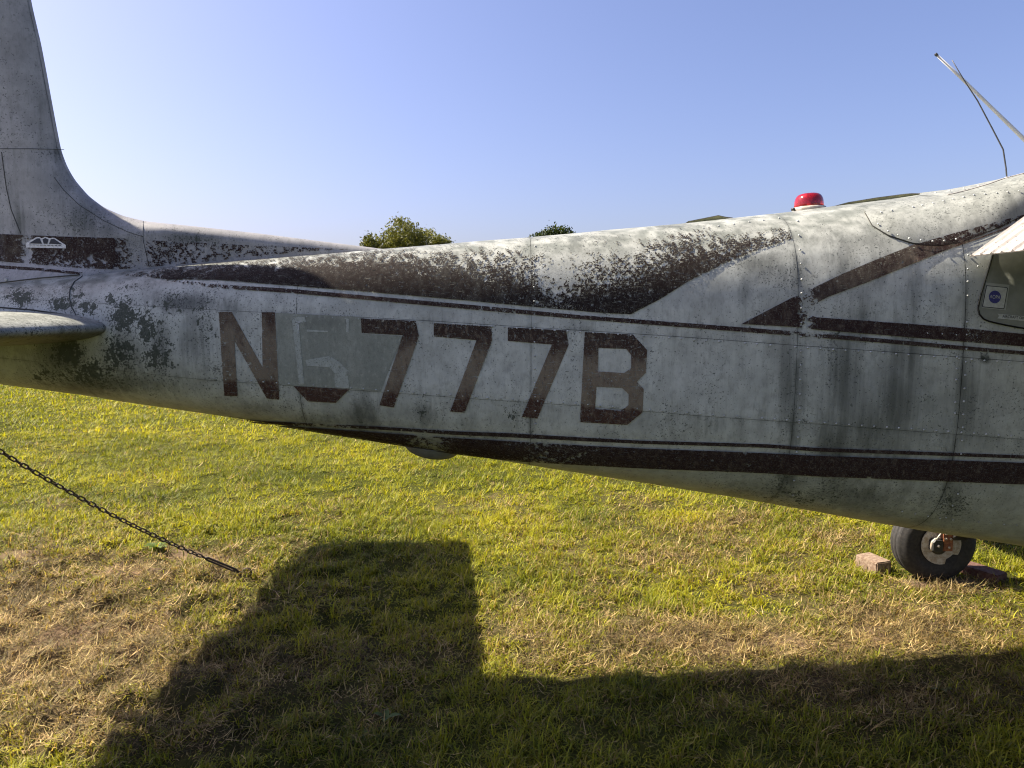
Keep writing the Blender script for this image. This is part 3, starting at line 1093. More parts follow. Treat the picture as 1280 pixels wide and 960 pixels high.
def fin_half(x, z):
    """half thickness of fin and dorsal at a point of its side view"""
    d = np.sqrt(np.min((x[..., None] - LFX) ** 2 + (z[..., None] - LFZ) ** 2, -1))
    d = np.minimum(d, np.maximum(FIN_TOP - z, 0) + 0.0)
    T = 0.030 + 0.026 * smooth(-0.6, -1.6, x)
    t = T * np.sqrt(np.clip(1 - (1 - np.clip(d / (0.045 + 0.085 * smooth(-1.3, -1.7, x)), 0, 1)) ** 2, 0, 1))
    flare = 0.045 * np.exp(-np.clip(z - np.interp(x, ST_X, ST_T), 0, 1) / 0.035) * smooth(-1.45, -1.75, x)
    return t * (1 - 0.35 * smooth(-1.9, HINGE, x)) + flare * np.clip(d / 0.05, 0, 1)


colX = np.concatenate([np.linspace(HINGE, LFX[0] - 0.01, 24), LFX[::2]])
fin_rows = []
NVF = 70
for x in colX:
    ztop = FIN_TOP if x < LFX[0] else float(np.interp(x, LFX, LFZ))
    zb = float(np.interp(x, ST_X, ST_T)) - 0.05
    v = 1 - (1 - np.linspace(0, 1, NVF)) ** 2
    z = zb + (max(ztop, zb + 0.004) - zb) * v
    fin_rows.append(np.stack([np.full(NVF, x), z], -1))
FR = np.array(fin_rows)
th = fin_half(FR[..., 0], FR[..., 1])
th[:, -1] = 0
near_ = np.stack([FR[..., 0], AX - th, FR[..., 1]], -1).reshape(-1, 3)
far_ = np.stack([FR[..., 0], AX + th, FR[..., 1]], -1).reshape(-1, 3)
nc = len(colX)
V = np.concatenate([near_, far_])
F_ = np.concatenate([grid_faces(nc, NVF, 0, True), grid_faces(nc, NVF, nc * NVF)])
FIN_SOOT = [(15, 250, 6, 60, 0.6), (25, 280, 10, 30, 0.7), (72, 195, 14, 20, 0.5), (75, 235, 18, 40, 0.55), (105, 275, 30, 26, 0.8), (50, 140, 14, 60, 0.35),
            (130, 285, 30, 14, 0.6), (240, 298, 40, 8, 0.7), (60, 60, 10, 60, 0.3), (170, 300, 40, 16, 0.4), (70, 190, 10, 4, 0.9)]
fpx, fpy = proj(V)
fs = np.stack([blobs(FIN_SOOT, fpx, fpy), 0.35 * blobs([(105, 272, 26, 14, 1), (240, 300, 30, 6, 1)], fpx, fpy), 0.35 + 0.15 * smooth(0, 60, fpx)], -1)
fin = link('tail_fin', mesh_np('tail_fin', V, F_, True, {'stain': fs}), M['fin'], plane)


def on_fin(px, py, off=0.0):
    Y = np.full(len(px), AX - 0.05)
    for _ in range(5):
        p = on_depth(px, py, Y)
        Y = AX - fin_half(p[:, 0], p[:, 2])
    p = on_depth(px, py, Y)
    p[:, 1] -= off
    return p


def fin_wear(px, py):
    w_ = 0.24 + 0.35 * np.exp(-((px - 34) / 7) ** 2) + 0.30 * np.exp(-((px - 170) / 14) ** 2) + 0.25 * np.exp(-((px - 75) / 40) ** 2) * smooth(312, 330, py)
    w_ += 0.24 * smooth(110, 215, px)
    return w_, 0.30 * smooth(60, 20, px) + 0.1, 0.2 + 0 * px


decal('band', [[(-60, 290), (0, 292.5), (70, 295.5), (142, 297.5), (180, 300), (320, 307), (322, 320), (240, 329), (160, 336), (140, 336.5), (100, 335), (0, 326.5), (-60, 322)]],
      M['brown'], fin, surf=on_fin, off=0.002, attr_fn=fin_wear, cell=8)
decal('band', [[(320, 307), (400, 310), (440, 311.5), (400, 313), (322, 320)]], M['brown'], fin, surf=on_fin, off=0.002, wear=0.48, fade=0.2, dirt=0.3, cell=8)
decal('pinstripe', [[(-60, 326), (0, 331.5), (50, 335), (104, 340.5), (100, 343), (50, 338.5), (0, 335.5), (-60, 330)]], M['brown'], fin, surf=on_fin, off=0.002, wear=0.26, fade=0.1, dirt=0.2)
# emblem: a pale outlined range of peaks over a bar
em = decal('emblem', [[(33, 304), (46, 296.6), (50, 296.2), (52.5, 298), (57.5, 296.2), (63, 298), (66, 297.2), (69, 297.4), (83, 306.5), (83, 310.5), (33, 309.5)]],
           M['emblem'], fin, surf=on_fin, off=0.003, cell=6)
em['label'] = 'white mountain shaped emblem'
for lp in ([(37, 304.4), (47, 298.2), (50.5, 298), (52, 301.5), (53.5, 304.8)], [(55.5, 304.8), (54, 299.4), (57.5, 297.6), (61.5, 299.6), (60, 304.8)],
           [(62, 304.8), (64.5, 299), (68.5, 298.8), (78.5, 305.6)]):
    decal('emblem_field', [lp], M['ink'], fin, surf=on_fin, off=0.0042, cell=6, wear=0.35)
mb = MB()
for i in range(9):
    x = 37 + i * 4.6
    p = on_fin(np.array([x, x + 3.0]), np.array([306.2 + 0.25 * i * 0.4, 306.3 + 0.25 * i * 0.4]), 0.0045)
    mb.tube([p[0], p[1]], 0.0011, 4)
mb.build('emblem_lettering', M['ink'], fin)


def seam_line(name, pts, surf, parent, r=0.0011, off=0.0006, n=40):
    q = np.array(pts, float)
    s = np.concatenate([[0], np.cumsum(np.hypot(*np.diff(q, axis=0).T))])
    u = np.linspace(0, s[-1], n)
    P_ = surf(np.interp(u, s, q[:, 0]), np.interp(u, s, q[:, 1]), off)
    mb_ = MB()
    mb_.tube(P_, r, 5)
    return mb_.build(name, M['gap'], parent)


seam_line('seam', [(-40, 186), (0, 186), (40, 186), (80, 187)], on_fin, fin)
seam_line('seam', [(68, 222), (80, 238), (100, 257), (130, 276), (160, 290), (179, 296)], on_fin, fin)
seam_line('seam', [(179, 276), (179, 300), (186, 332)], on_fin, fin, 0.0008)
seam_line('seam', [(-40, 357), (0, 353.5), (50, 347.5), (100, 343.5)], on_fin, fin, 0.0022)
seam_line('seam', [(2, 190), (8, 235), (14, 262), (26, 292)], on_fin, fin, 0.0014)
# rudder
mb = MB()
rp = []
for (z, c0, c1) in ((1.34, -2.44, -2.80), (1.66, -2.44, -2.92), (2.3, -2.44, -2.88), (FIN_TOP, -2.44, -2.80)):
    for (x, t) in ((c0, 0.040), (c0 - 0.1, 0.034), (c1, 0.004)):
        rp.append((x, AX - t, z))
    for (x, t) in ((c1, 0.004), (c0 - 0.1, 0.034), (c0, 0.040)):
        rp.append((x, AX + t, z))
fr = []
for i in range(3):
    for k in range(6):
        fr.append((i * 6 + k, i * 6 + (k + 1) % 6, (i + 1) * 6 + (k + 1) % 6, (i + 1) * 6 + k))
fr += [(5, 4, 3, 2, 1, 0), (18, 19, 20, 21, 22, 23)]
mb.add(rp, fr)
mb.build('rudder', M['fin'], plane, False)


# ------------------------------------------------------------------ tailplane, both halves
def foil(t):
    return 5 * (0.2969 * np.sqrt(t) - 0.126 * t - 0.3516 * t ** 2 + 0.2843 * t ** 3 - 0.1036 * t ** 4)


def lifting(name, secs, mat, parent, n=40, stain=None, cut=(0, 1)):
    """a wing-like body: secs = (y, leading x, trailing x, z, thickness ratio)"""
    t = cut[0] + (cut[1] - cut[0]) * (0.5 - 0.5 * np.cos(np.linspace(0, np.pi, n)))
    R = []
    for (y, xl, xt, z, tr) in secs:
        c = xl - xt
        yt = foil(t) * c * tr + 0.001
        up = np.stack([xl - t * c, np.full(n, y), z + yt], -1)
        lo = np.stack([xl - t * c, np.full(n, y), z - yt], -1)[::-1]
        R.append(np.concatenate([up, lo]))
    R = np.array(R)
    ns, nr_ = R.shape[:2]
    F_ = []
    for i in range(ns - 1):
        for k in range(nr_):
            F_.append((i * nr_ + k, i * nr_ + (k + 1) % nr_, (i + 1) * nr_ + (k + 1) % nr_, (i + 1) * nr_ + k))
    F_.append(tuple(range(nr_))[::-1])
    F_.append(tuple(range((ns - 1) * nr_, ns * nr_)))
    V_ = R.reshape(-1, 3)
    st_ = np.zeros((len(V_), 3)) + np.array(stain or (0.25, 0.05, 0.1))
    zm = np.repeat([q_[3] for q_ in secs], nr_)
    grime_shade = smooth(0.0, -0.02, V_[:, 2] - zm)  # underside grime, with the shade of weak bounce light painted in too
    st_[:, 0] = np.maximum(st_[:, 0], 0.9 * grime_shade)
    st_[:, 2] = np.maximum(st_[:, 2], 1.0 * grime_shade)
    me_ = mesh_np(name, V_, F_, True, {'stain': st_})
    bm_ = bmesh.new()
    bm_.from_mesh(me_)
    bmesh.ops.recalc_face_normals(bm_, faces=bm_.faces[:])
    bm_.to_mesh(me_)
    bm_.free()
    return link(name, me_, mat, parent)


for sgn in (-1, 1):
    secs = []
    for k, y in enumerate(list(np.linspace(0.10, 1.93, 11)) + [1.99, 2.03, 2.055]):
        e = max(0.0, (y - 1.93) / 0.13)
        e = 1 - math.sqrt(max(0.0, 1 - min(e, 1) ** 2))
        xl = -1.44 - 0.10 * y - 0.26 * e
        xt = -2.78 + 0.03 * y + 0.26 * e
        secs.append((AX + sgn * y, xl, xt, 1.545 - LOWER, 0.090 * (1 - 0.6 * e)))
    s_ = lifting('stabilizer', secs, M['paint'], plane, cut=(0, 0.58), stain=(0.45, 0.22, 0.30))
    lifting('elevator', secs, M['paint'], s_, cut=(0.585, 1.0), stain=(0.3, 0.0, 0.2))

# dark joint where the near tailplane meets the body
seam_line('tail_joint', [(-40, 381), (0, 384.5), (40, 387.5), (80, 393), (108, 400), (124, 408)], on_body, shell, 0.0028, 0.003)
# tail fairing edge
seam_line('seam', [(103, 346), (93, 353), (88, 362), (87, 372), (90, 384), (96, 395)], on_body, shell, 0.0016, 0.0022)

# ------------------------------------------------------------------ wings and the lowered flap
for sgn in (-1, 1):
    secs = [(AX + sgn * y, 3.24 - 0.02 * max(0, y - 2.4), 1.74 + 0.05 * max(0, y - 2.4), 2.12 - LOWER + 0.03 * (y - 0.5), 0.115) for y in (0.50, 1.5, 2.6, 4.0, 5.2, 5.4)]
    wg = lifting('wing', secs, M['paint'], plane, n=26)
    y0, y1 = (0.515, 2.55)
    # flap: a thin wedge hanging down behind the wing, its skin pressed into ribs
    hinge = np.array([1.86, 2.055 - LOWER])
    te = np.array([1.452, 1.780 - LOWER])
    ny = 380
    Yv = np.linspace(y0, y1, ny)
    ph = (Yv * 1000) % 46.0
    rib = 0.0075 * np.exp(-((ph - 23) / 4.0) ** 2)
    dirv = te - hinge
    nrm2 = np.array([-dirv[1], dirv[0]])
    nrm2 = nrm2 / np.linalg.norm(nrm2) * (-1 if (-dirv[1] * 0 + dirv[0]) > 0 else 1)
    if nrm2[1] < 0:
        nrm2 = -nrm2
    U = np.linspace(0, 1, 8)
    top = np.zeros((ny, 8, 3))
    low = np.zeros((ny, 8, 3))
    for j, u in enumerate(U):
        c = hinge + dirv * u
        tk = 0.030 * (1 - u) * (1 - 0.3 * u) + 0.0015
        rr = rib * (1.0 if 0.04 < u else 0.3)
        top[:, j] = np.stack([c[0] + nrm2[0] * (tk + rr), AX + sgn * Yv, c[1] + nrm2[1] * (tk + rr)], -1)
        low[:, j] = np.stack([np.full(ny, c[0] - nrm2[0] * tk), AX + sgn * Yv, np.full(ny, c[1] - nrm2[1] * tk)], -1)
    V_ = np.concatenate([top.reshape(-1, 3), low.reshape(-1, 3)])
    n8 = ny * 8
    F_ = [tuple(q) for q in np.concatenate([grid_faces(ny, 8, 0, sgn > 0), grid_faces(ny, 8, n8, sgn < 0)])]
    for i in range(ny - 1):
        F_.append((i * 8 + 7, (i + 1) * 8 + 7, n8 + (i + 1) * 8 + 7, n8 + i * 8 + 7))
    for e in (0, (ny - 1) * 8):
        for j in range(7):
            F_.append((e + j, e + j + 1, n8 + e + j + 1, n8 + e + j))
    fpx, fpy = proj(V_)
    fst = np.stack([0.0 + 0.35 * smooth(0.88, 1.0, np.tile(np.tile(U, ny), 2)), 0.0 * fpx, 0.0 * fpx], -1)
    fl = link('flap', mesh_np('flap', V_, F_, False, {'stain': fst}), M['chalk'], wg)
    # wing strut
    mb = MB()
    a, bb = Vector((2.62, AX + sgn * 0.53, 0.86)), Vector((2.62, AX + sgn * 2.45, 2.01))
    mb.tube([a, bb], 0.035, 10)
    mb.build('strut', M['antenna'], plane)

# wing root fairing on the near side
low_c = [(1081, 267), (1090, 283), (1110, 295), (1140, 304.5), (1172, 307), (1200, 303), (1240, 288), (1290, 265), (1330, 246)]
up_c = [(1082, 266), (1105, 261), (1150, 252.5), (1195, 244), (1233, 236.5), (1280, 223.5), (1330, 208)]
nu, nv = 60, 22
lq = np.array(low_c, float)
ls = np.concatenate([[0], np.cumsum(np.hypot(*np.diff(lq, axis=0).T))])
uq = np.array(up_c, float)
us = np.concatenate([[0], np.cumsum(np.hypot(*np.diff(uq, axis=0).T))])
u = np.linspace(0, 1, nu)
Lx, Ly = np.interp(u * ls[-1], ls, lq[:, 0]), np.interp(u * ls[-1], ls, lq[:, 1])
Ux, Uy = np.interp(u * us[-1], us, uq[:, 0]), np.interp(u * us[-1], us, uq[:, 1])
G = np.zeros((nu, nv + 6, 3))
for j in range(nv):
    v = j / (nv - 1)
    p = on_body(Lx + (Ux - Lx) * v, np.maximum(Ly + (Uy - Ly) * v, np.interp(Lx + (Ux - Lx) * v, [990, 1060, 1280, 1400], [266, 259, 228, 212])))
    o_ = 0.006 + 0.012 * np.sin(v * np.pi) * smooth(0.0, 0.25, u) + (0.10 * v ** 1.6) * smooth(0.42, 0.95, u)
    N_ = body_normal(p)
    p = p + N_ * (0.006 + 0.010 * np.sin(v * np.pi) * smooth(0, 0.2, u))[:, None]
    p[:, 1] -= 0.085 * v ** 1.5 * smooth(0.45, 0.95, u)
    p[:, 2] += 0.030 * v ** 1.5 * smooth(0.40, 0.95, u)
    G[:, j] = p
for k in range(6):
    f = (k + 1) / 6
    e = G[:, nv - 1].copy()
    cz = np.interp(e[:, 0], ST_X, ST_T) + 0.006
    G[:, nv + k, 0] = e[:, 0]
    G[:, nv + k, 1] = e[:, 1] + (AX - e[:, 1]) * f
    G[:, nv + k, 2] = e[:, 2] + (np.maximum(cz, e[:, 2]) - e[:, 2]) * math.sin(f * math.pi / 2) + 0.004 * math.sin(f * math.pi)
Vf = G.reshape(-1, 3)
fst = stain_attr(Vf)
fst[:, 2] = np.maximum(fst[:, 2] * 0.6, 0.40 + 0.10 * np.repeat(u, nv + 6))
fst[:, 0] = np.maximum(fst[:, 0], 0.35)
fair = link('wing_root_fairing', mesh_np('wing_root_fairing', Vf, grid_faces(nu, nv + 6), True, {'stain': fst}), M['paint'], plane)
# edge of the fairing
mb = MB()
mb.tube(G[:, 0] + np.array([0, 0.003, -0.001]), list(0.0012 + 0.0016 * np.sin(np.linspace(0, 1, nu) * math.pi)), 6)
mb.build('fairing_edge', M['gap'], fair)
mb = MB()
mb.tube(G[24:, nv - 1] + np.array([0, 0.001, 0.001]), 0.0022, 6)
mb.build('fairing_lip', M['chalk'], fair)


def on_fair(px, py, off=0.0):
    """onto the fairing: nearest grid point in the photograph, then smooth in depth"""
    gx_, gy_ = proj(G[:, :nv])
    out = []
    for a, c in zip(px, py):
        w_ = 1.0 / ((gx_ - a) ** 2 + (gy_ - c) ** 2 + 1.5) ** 2
        Yd = float((w_ * G[:, :nv, 1]).sum() / w_.sum())
        out.append(on_depth(np.array([a]), np.array([c]), np.array([Yd - off - 0.002]))[0])
    return np.array(out)


decal('band', [[(1143, 306), (1165, 299.5), (1190.6, 292), (1235, 280), (1285, 267), (1320, 256), (1320, 258), (1285, 270), (1240, 289), (1200, 304), (1172, 307)]], M['brown'], fair, surf=on_fair,
      attr_fn=lambda x, y: (0.15 + 0.26 * smooth(1150, 1230, x), 0.25 + 0 * x, 0.2 + 0 * x), cell=8, off=0.003)
decal('band', [[(1172, 308), (1192, 306.6), (1223, 297.5), (1252, 287), (1290, 271), (1290, 274), (1250, 289.5), (1224, 299), (1195, 308.5), (1180, 314)]], M['brown'], shell,
      wear=0.2, fade=0.2, cell=8)

# ------------------------------------------------------------------ rivets
RV = MB()


def rivet(p, n, r=0.0034, h=0.0024):
    n = Vector(n)
    t = n.orthogonal().normalized()
    q = n.cross(t)
    v = []
    for rr, hh in ((r, 0.0), (r * 0.72, h * 0.75)):
        for k in range(7):
            a = 2 * math.pi * k / 7
            v.append(Vector(p) + (t * math.cos(a) + q * math.sin(a)) * rr + n * hh)
    v.append(Vector(p) + n * h)
    f = [(k, (k + 1) % 7, 7 + (k + 1) % 7, 7 + k) for k in range(7)] + [(7 + k, 7 + (k + 1) % 7, 14) for k in range(7)]
    RV.add(v, f)


def rivet_line(pts, step, r=0.0034, jit=0.4, surf=on_body, off=0.0029, skip=0.03):
    q = np.array(pts, float)
    s = np.concatenate([[0], np.cumsum(np.hypot(*np.diff(q, axis=0).T))])
    u_ = np.arange(step * 0.5, s[-1], step) + rng.normal(0, jit, len(np.arange(step * 0.5, s[-1], step)))
    u_ = u_[rng.random(len(u_)) > skip]
    x_, y_ = np.interp(u_, s, q[:, 0]), np.interp(u_, s, q[:, 1])
    P_ = surf(x_, y_, off)
    N_ = body_normal(P_)
    for p, n_ in zip(P_, N_):
        rivet(p, n_, r * 1.08 * random.uniform(0.85, 1.1))


rivet_line([(560, 404.5), (660, 411), (760, 417), (880, 425.5), (1000, 434), (1100, 441), (1279, 454)], 15.8)
rivet_line([(360, 394.5), (560, 404.5)], 16, 0.0024)
rivet_line([(260, 472.5), (350, 478.5), (560, 493.5), (725, 504.5), (880, 517.5), (1020, 527.5), (1279, 546)], 15.6)
for x0, x1 in ((1001.5, 995), ):
    rivet_line([(996, 268), (999, 300), (1002, 350), (1001, 430), (999, 530), (990, 630)], 18)
rivet_line([(670, 300), (667.5, 330), (668, 400), (669, 500), (670, 560)], 17)
rivet_line([(372, 395), (374, 430), (379, 480)], 14, 0.0026)
rivet_line([(1209, 312), (1209, 380), (1207, 450), (1203, 540), (1197, 620), (1180, 650)], 16.5)
rivet_line([(1196, 440), (1193, 530)], 14)
rivet_line([(870, 287), (985, 272)], 19, 0.0028)
rivet_line([(1150, 416), (1204, 419)], 18, 0.003)
rivet_line([(1217, 340), (1224, 330)], 16, 0.003)
rivet_line([(1120, 637), (1180, 648), (1279, 657)], 16, 0.003)
rivet_line([(1160, 246), (1279, 228)], 18, 0.0036, off=0.010)
rivet_line([(1092, 276), (1112, 290), (1140, 299), (1172, 302), (1200, 298)], 14.5, 0.0036, surf=on_fair, off=0.004)
rivet_line([(1096, 266), (1150, 257), (1200, 247), (1225, 242)], 13, 0.0034, surf=on_fair, off=0.004)
rivet_line([(1225, 243), (1279, 238)], 14, 0.0030, surf=on_fair, off=0.004)
rv = RV.build('rivets', M['rivet'], shell)
rv['kind'] = 'stuff'
# one loose screw head beside the fin
p = on_fin(np.array([8.0]), np.array([349.5]), 0.001)[0]
mb = MB()
mb.lathe([(0.0060, 0), (0.0055, 0.002), (0.003, 0.0032)], Matrix.Translation(Vector(p)) @ Matrix.Rotation(math.pi / 2, 4, 'X'), 12)
mb.build('screw_head', M['rivet'], fin)

# ------------------------------------------------------------------ rear side window with its stickers
win = [(1243, 300), (1240, 318), (1232, 345), (1224, 372), (1221.5, 386), (1224, 395), (1231, 400.5), (1243, 403.5), (1262, 407.5), (1300, 414), (1440, 434), (1470, 431), (1480, 415), (1480, 310)]
pane = decal('window', [win], M['pane'], plane, off=0.0052, cell=10)
pane['label'] = 'clouded grey rear side window with rounded corner'
q = np.array(win, float)
s = np.concatenate([[0], np.cumsum(np.hypot(*np.diff(q, axis=0).T))])
u_ = np.linspace(0, s[-1], 60)
mb = MB()
mb.tube(on_body(np.interp(u_, s, q[:, 0]), np.interp(u_, s, q[:, 1]), 0.0048), 0.0026, 6)
mb.build('window_seal', M['seal'], pane)
decal('sticker', [[(1231, 353.5), (1260.5, 356.5), (1256, 388), (1225.5, 385)]], M['sticker_rim'], pane, off=0.0062, cell=10)
decal('sticker_border', [[(1231.2, 357.0), (1257.5, 359.5), (1258.3, 361), (1254, 385.5), (1253, 386.6), (1227, 384), (1226.2, 383)]], M['ink'], pane, off=0.0068, cell=10)
decal('sticker_face', [[(1231.9, 358.0), (1256.8, 360.3), (1257.2, 361.5), (1253.2, 385), (1252.4, 385.6), (1227.6, 383.2), (1227.2, 382.4)]], M['sticker'], pane, off=0.0074, cell=10)
cx, cy = 1241.8, 371.5
decal('sticker_roundel', [[(cx + 7.6 * math.cos(a), cy + 7.9 * math.sin(a)) for a in np.linspace(0, 2 * math.pi, 25)[:-1]]], M['blue'], pane, off=0.0080, cell=10)
decal('sticker_ribbon', [[(1245.5, 392.2), (1290, 396.5), (1290, 402.5), (1245.5, 398.0), (1247.5, 395.2)]], M['sticker'], pane, off=0.0062, cell=10)


def text_on(name, body, px, py, height, ang, mat, off, parent, sx=1.0):
    cu = bpy.data.curves.new('t', 'FONT')
    cu.body = body
    cu.align_x, cu.align_y = 'CENTER', 'CENTER'
    cu.size = 1.0
    tmp = bpy.data.objects.new('t', cu)
    COL.objects.link(tmp)
    dg = bpy.context.evaluated_depsgraph_get()
    me_ = bpy.data.meshes.new_from_object(tmp.evaluated_get(dg))
    bpy.data.objects.remove(tmp)
    n_ = len(me_.vertices)
    co = np.zeros(n_ * 3)
    me_.vertices.foreach_get('co', co)
    co = co.reshape(-1, 3)
    k = height / 0.72
    x_ = co[:, 0] * k * sx
    y_ = -co[:, 1] * k
    X_ = px + x_ * math.cos(ang) - y_ * math.sin(ang)
    Y_ = py + x_ * math.sin(ang) + y_ * math.cos(ang)
    me_.vertices.foreach_set('co', on_body(X_, Y_, off).ravel())
    me_.materials.clear()
    me_.name = name
    return link(name, me_, mat, parent)


text_on('sticker_lettering', 'AOPA', cx, cy + 0.3, 4.6, 0.09, M['sticker'], 0.0088, pane, 0.78)
text_on('ribbon_lettering', 'AIRCRAFT OWNERS', 1271, 397.2, 3.6, 0.095, M['ink'], 0.0070, pane, 0.86)

# ------------------------------------------------------------------ things on the roof of the body
# red rotating beacon
bx = float(on_depth(np.array([1011.0]), np.array([263.0]), np.array([AX - 0.06]))[0, 0])
by = AX - 0.06
bz = float(on_depth(np.array([1010.0]), np.array([262.0]), np.array([by]))[0, 2])
Mb = Matrix.Translation((bx, by, bz)) @ Matrix.Rotation(-0.045, 4, 'Y')
mb = MB()
mb.lathe([(0.053, -0.03), (0.058, -0.004), (0.060, 0.0), (0.060, 0.006), (0.056, 0.009)], Mb, 36)
bc = mb.build('beacon', M['white_metal'], plane)
bc['label'] = 'red domed rotating beacon on a pale ring'
mb = MB()
prof = [(0.0525, 0.008)] + [(0.0525 * math.cos(a) ** 0.45, 0.016 + 0.044 * math.sin(a) ** 0.9) for a in np.linspace(0, math.pi / 2 - 0.03, 14)]
mb.lathe(prof, Mb, 36)
mb.build('dome', M['red'], bc)
mb = MB()
mb.lathe([(0.012, 0.008), (0.012, 0.026), (0.020, 0.027), (0.020, 0.042), (0.008, 0.045)], Mb @ Matrix.Translation((0.016, 0, 0)), 14)
mb.lathe([(0.010, 0.008), (0.010, 0.022), (0.015, 0.024), (0.015, 0.038), (0.006, 0.04)], Mb @ Matrix.Translation((-0.020, -0.006, 0)), 14)
mb.build('lamp', M['dark_metal'], bc)
mb = MB()
mb.box(Mb @ Vector((-0.062, -0.01, 0.002)), (0.014, 0.012, 0.009))
mb.build('clip', M['dark_metal'], bc)


# buckled cover and lifted skin that show their green primer
def lifted(name, px0, px1, prof, depth=0.12, label=None):
    """prof: (pixel x, skin line y, raised edge y)"""
    pr = np.array(prof, float)
    n_ = 40
    xs_ = np.linspace(px0, px1, n_)
    e = on_depth(xs_, np.interp(xs_, pr[:, 0], pr[:, 2]), np.full(n_, AX - 0.16))
    G_ = np.zeros((n_, 8, 3))
    for j in range(8):
        f = j / 7
        G_[:, j, 0] = e[:, 0]
        G_[:, j, 1] = e[:, 1] + f * depth
        zt_ = np.interp(e[:, 0], ST_X, ST_T) - 0.004
        G_[:, j, 2] = e[:, 2] + (zt_ - e[:, 2]) * f ** 1.2 * 0.9
    up_ = G_.reshape(-1, 3).copy()
    up_[:, 2] += 0.0022
    V_ = np.concatenate([G_.reshape(-1, 3), up_])
    N8 = n_ * 8
    f0 = grid_faces(n_, 8, 0, True)
    f1 = grid_faces(n_, 8, N8)
    rim = [(i * 8, (i + 1) * 8, N8 + (i + 1) * 8, N8 + i * 8) for i in range(n_ - 1)]
    # the turned-down flange along the near edge
    fl_ = G_[:, 0].copy() + np.array([0, 0.002, 0.0])
    fl_b = fl_ + np.array([0, 0.012, -0.035])
    V_ = np.concatenate([V_, fl_, fl_b])
    f0 = np.concatenate([f0, np.array([(2 * N8 + i, 2 * N8 + n_ + i, 2 * N8 + n_ + i + 1, 2 * N8 + i + 1) for i in range(n_ - 1)])])
    me_ = mesh_np(name, V_, [tuple(t) for t in f0] + [tuple(t) for t in f1] + rim, True, {'stain': np.tile([0.3, 0.0, 0.1], (len(V_), 1))})
    me_.materials.append(M['primer'])
    me_.materials.append(M['chalk'])
    for i, p_ in enumerate(me_.polygons):
        p_.material_index = 0 if i < len(f0) else 1
    o_ = link(name, me_, None, plane)
    if label:
        o_['label'] = label
    return o_


lifted('roof_cover', 861, 916, [(861, 279, 276.8), (863, 279, 276.6), (898, 274, 269.6), (906, 273, 271.4), (916, 272, 272.6)], 0.10, 'small buckled cover showing green primer')
lifted('lifted_skin', 1030, 1150, [(1030, 262, 261.6), (1060, 258, 253.4), (1095, 255, 247.6), (1130, 250, 243.0), (1140, 248, 242.2), (1150, 246, 242.4)], 0.12, 'lifted roof skin showing green primer')

# whip antenna and thicker rod antenna
wp = on_depth(np.array([1258.5, 1257.5, 1254, 1240, 1222, 1205, 1190]), np.array([222.0, 210, 187, 160, 126, 100, 75]), np.full(7, AX - 0.12))
mb = MB()
mb.tube(wp, [0.0026, 0.0026, 0.0026, 0.0024, 0.0022, 0.0018, 0.0015], 8)
wa = mb.build('whip_antenna', M['wire'], plane)
mb = MB()
mb.lathe([(0.010, -0.02), (0.010, 0.0), (0.006, 0.006)], Matrix.Translation(Vector(wp[0]) + Vector((0, 0, -0.004))), 14)
mb.build('antenna_foot', M['antenna'], wa)
rp = on_depth(np.array([1171.0, 1200, 1244, 1280, 1345]), np.array([69.0, 96, 139, 174, 236]), np.full(5, AX - 0.05))
mb = MB()
mb.tube(rp, [0.0042, 0.0052, 0.0060, 0.0072, 0.009], 10)
ra = mb.build('rod_antenna', M['antenna'], plane)
mb = MB()
t_ = (rp[0] - rp[1]) / np.linalg.norm(rp[0] - rp[1])
mb.tube([rp[0] - t_ * 0.002, rp[0] + t_ * 0.008], 0.0052, 10)
mb.build('antenna_tip', M['dark_metal'], ra)
mb = MB()
mb.box(rp[-1] + np.array([0.03, 0, -0.06]), (0.12, 0.05, 0.14))
mb.build('antenna_mount', M['antenna'], ra)

# shallow blister under the belly
bp = on_body(np.array([535.0]), np.array([555.0]))[0]
mb = MB()
nb = 24
prof = [(math.cos(a), -math.sin(a)) for a in np.linspace(0, math.pi / 2 - 0.02, 10)]
Mx = Matrix.Translation((float(bp[0]), AX - 0.10, float(np.interp(bp[0], ST_X, ST_B)) + 0.012)) @ Matrix.Rotation(0.155, 4, 'Y') @ Matrix.Diagonal((0.108, 0.060, 0.050, 1))
mb.lathe(prof, Mx, nb)
o = mb.build('belly_blister', plain('blister_grey', (0.15, 0.155, 0.14), 0.45, var=0.2), plane)

# ------------------------------------------------------------------ landing gear
WR, WW = 0.222, 0.150
wc = on_ground(np.array([1163.0]), np.array([722.0]))[0]


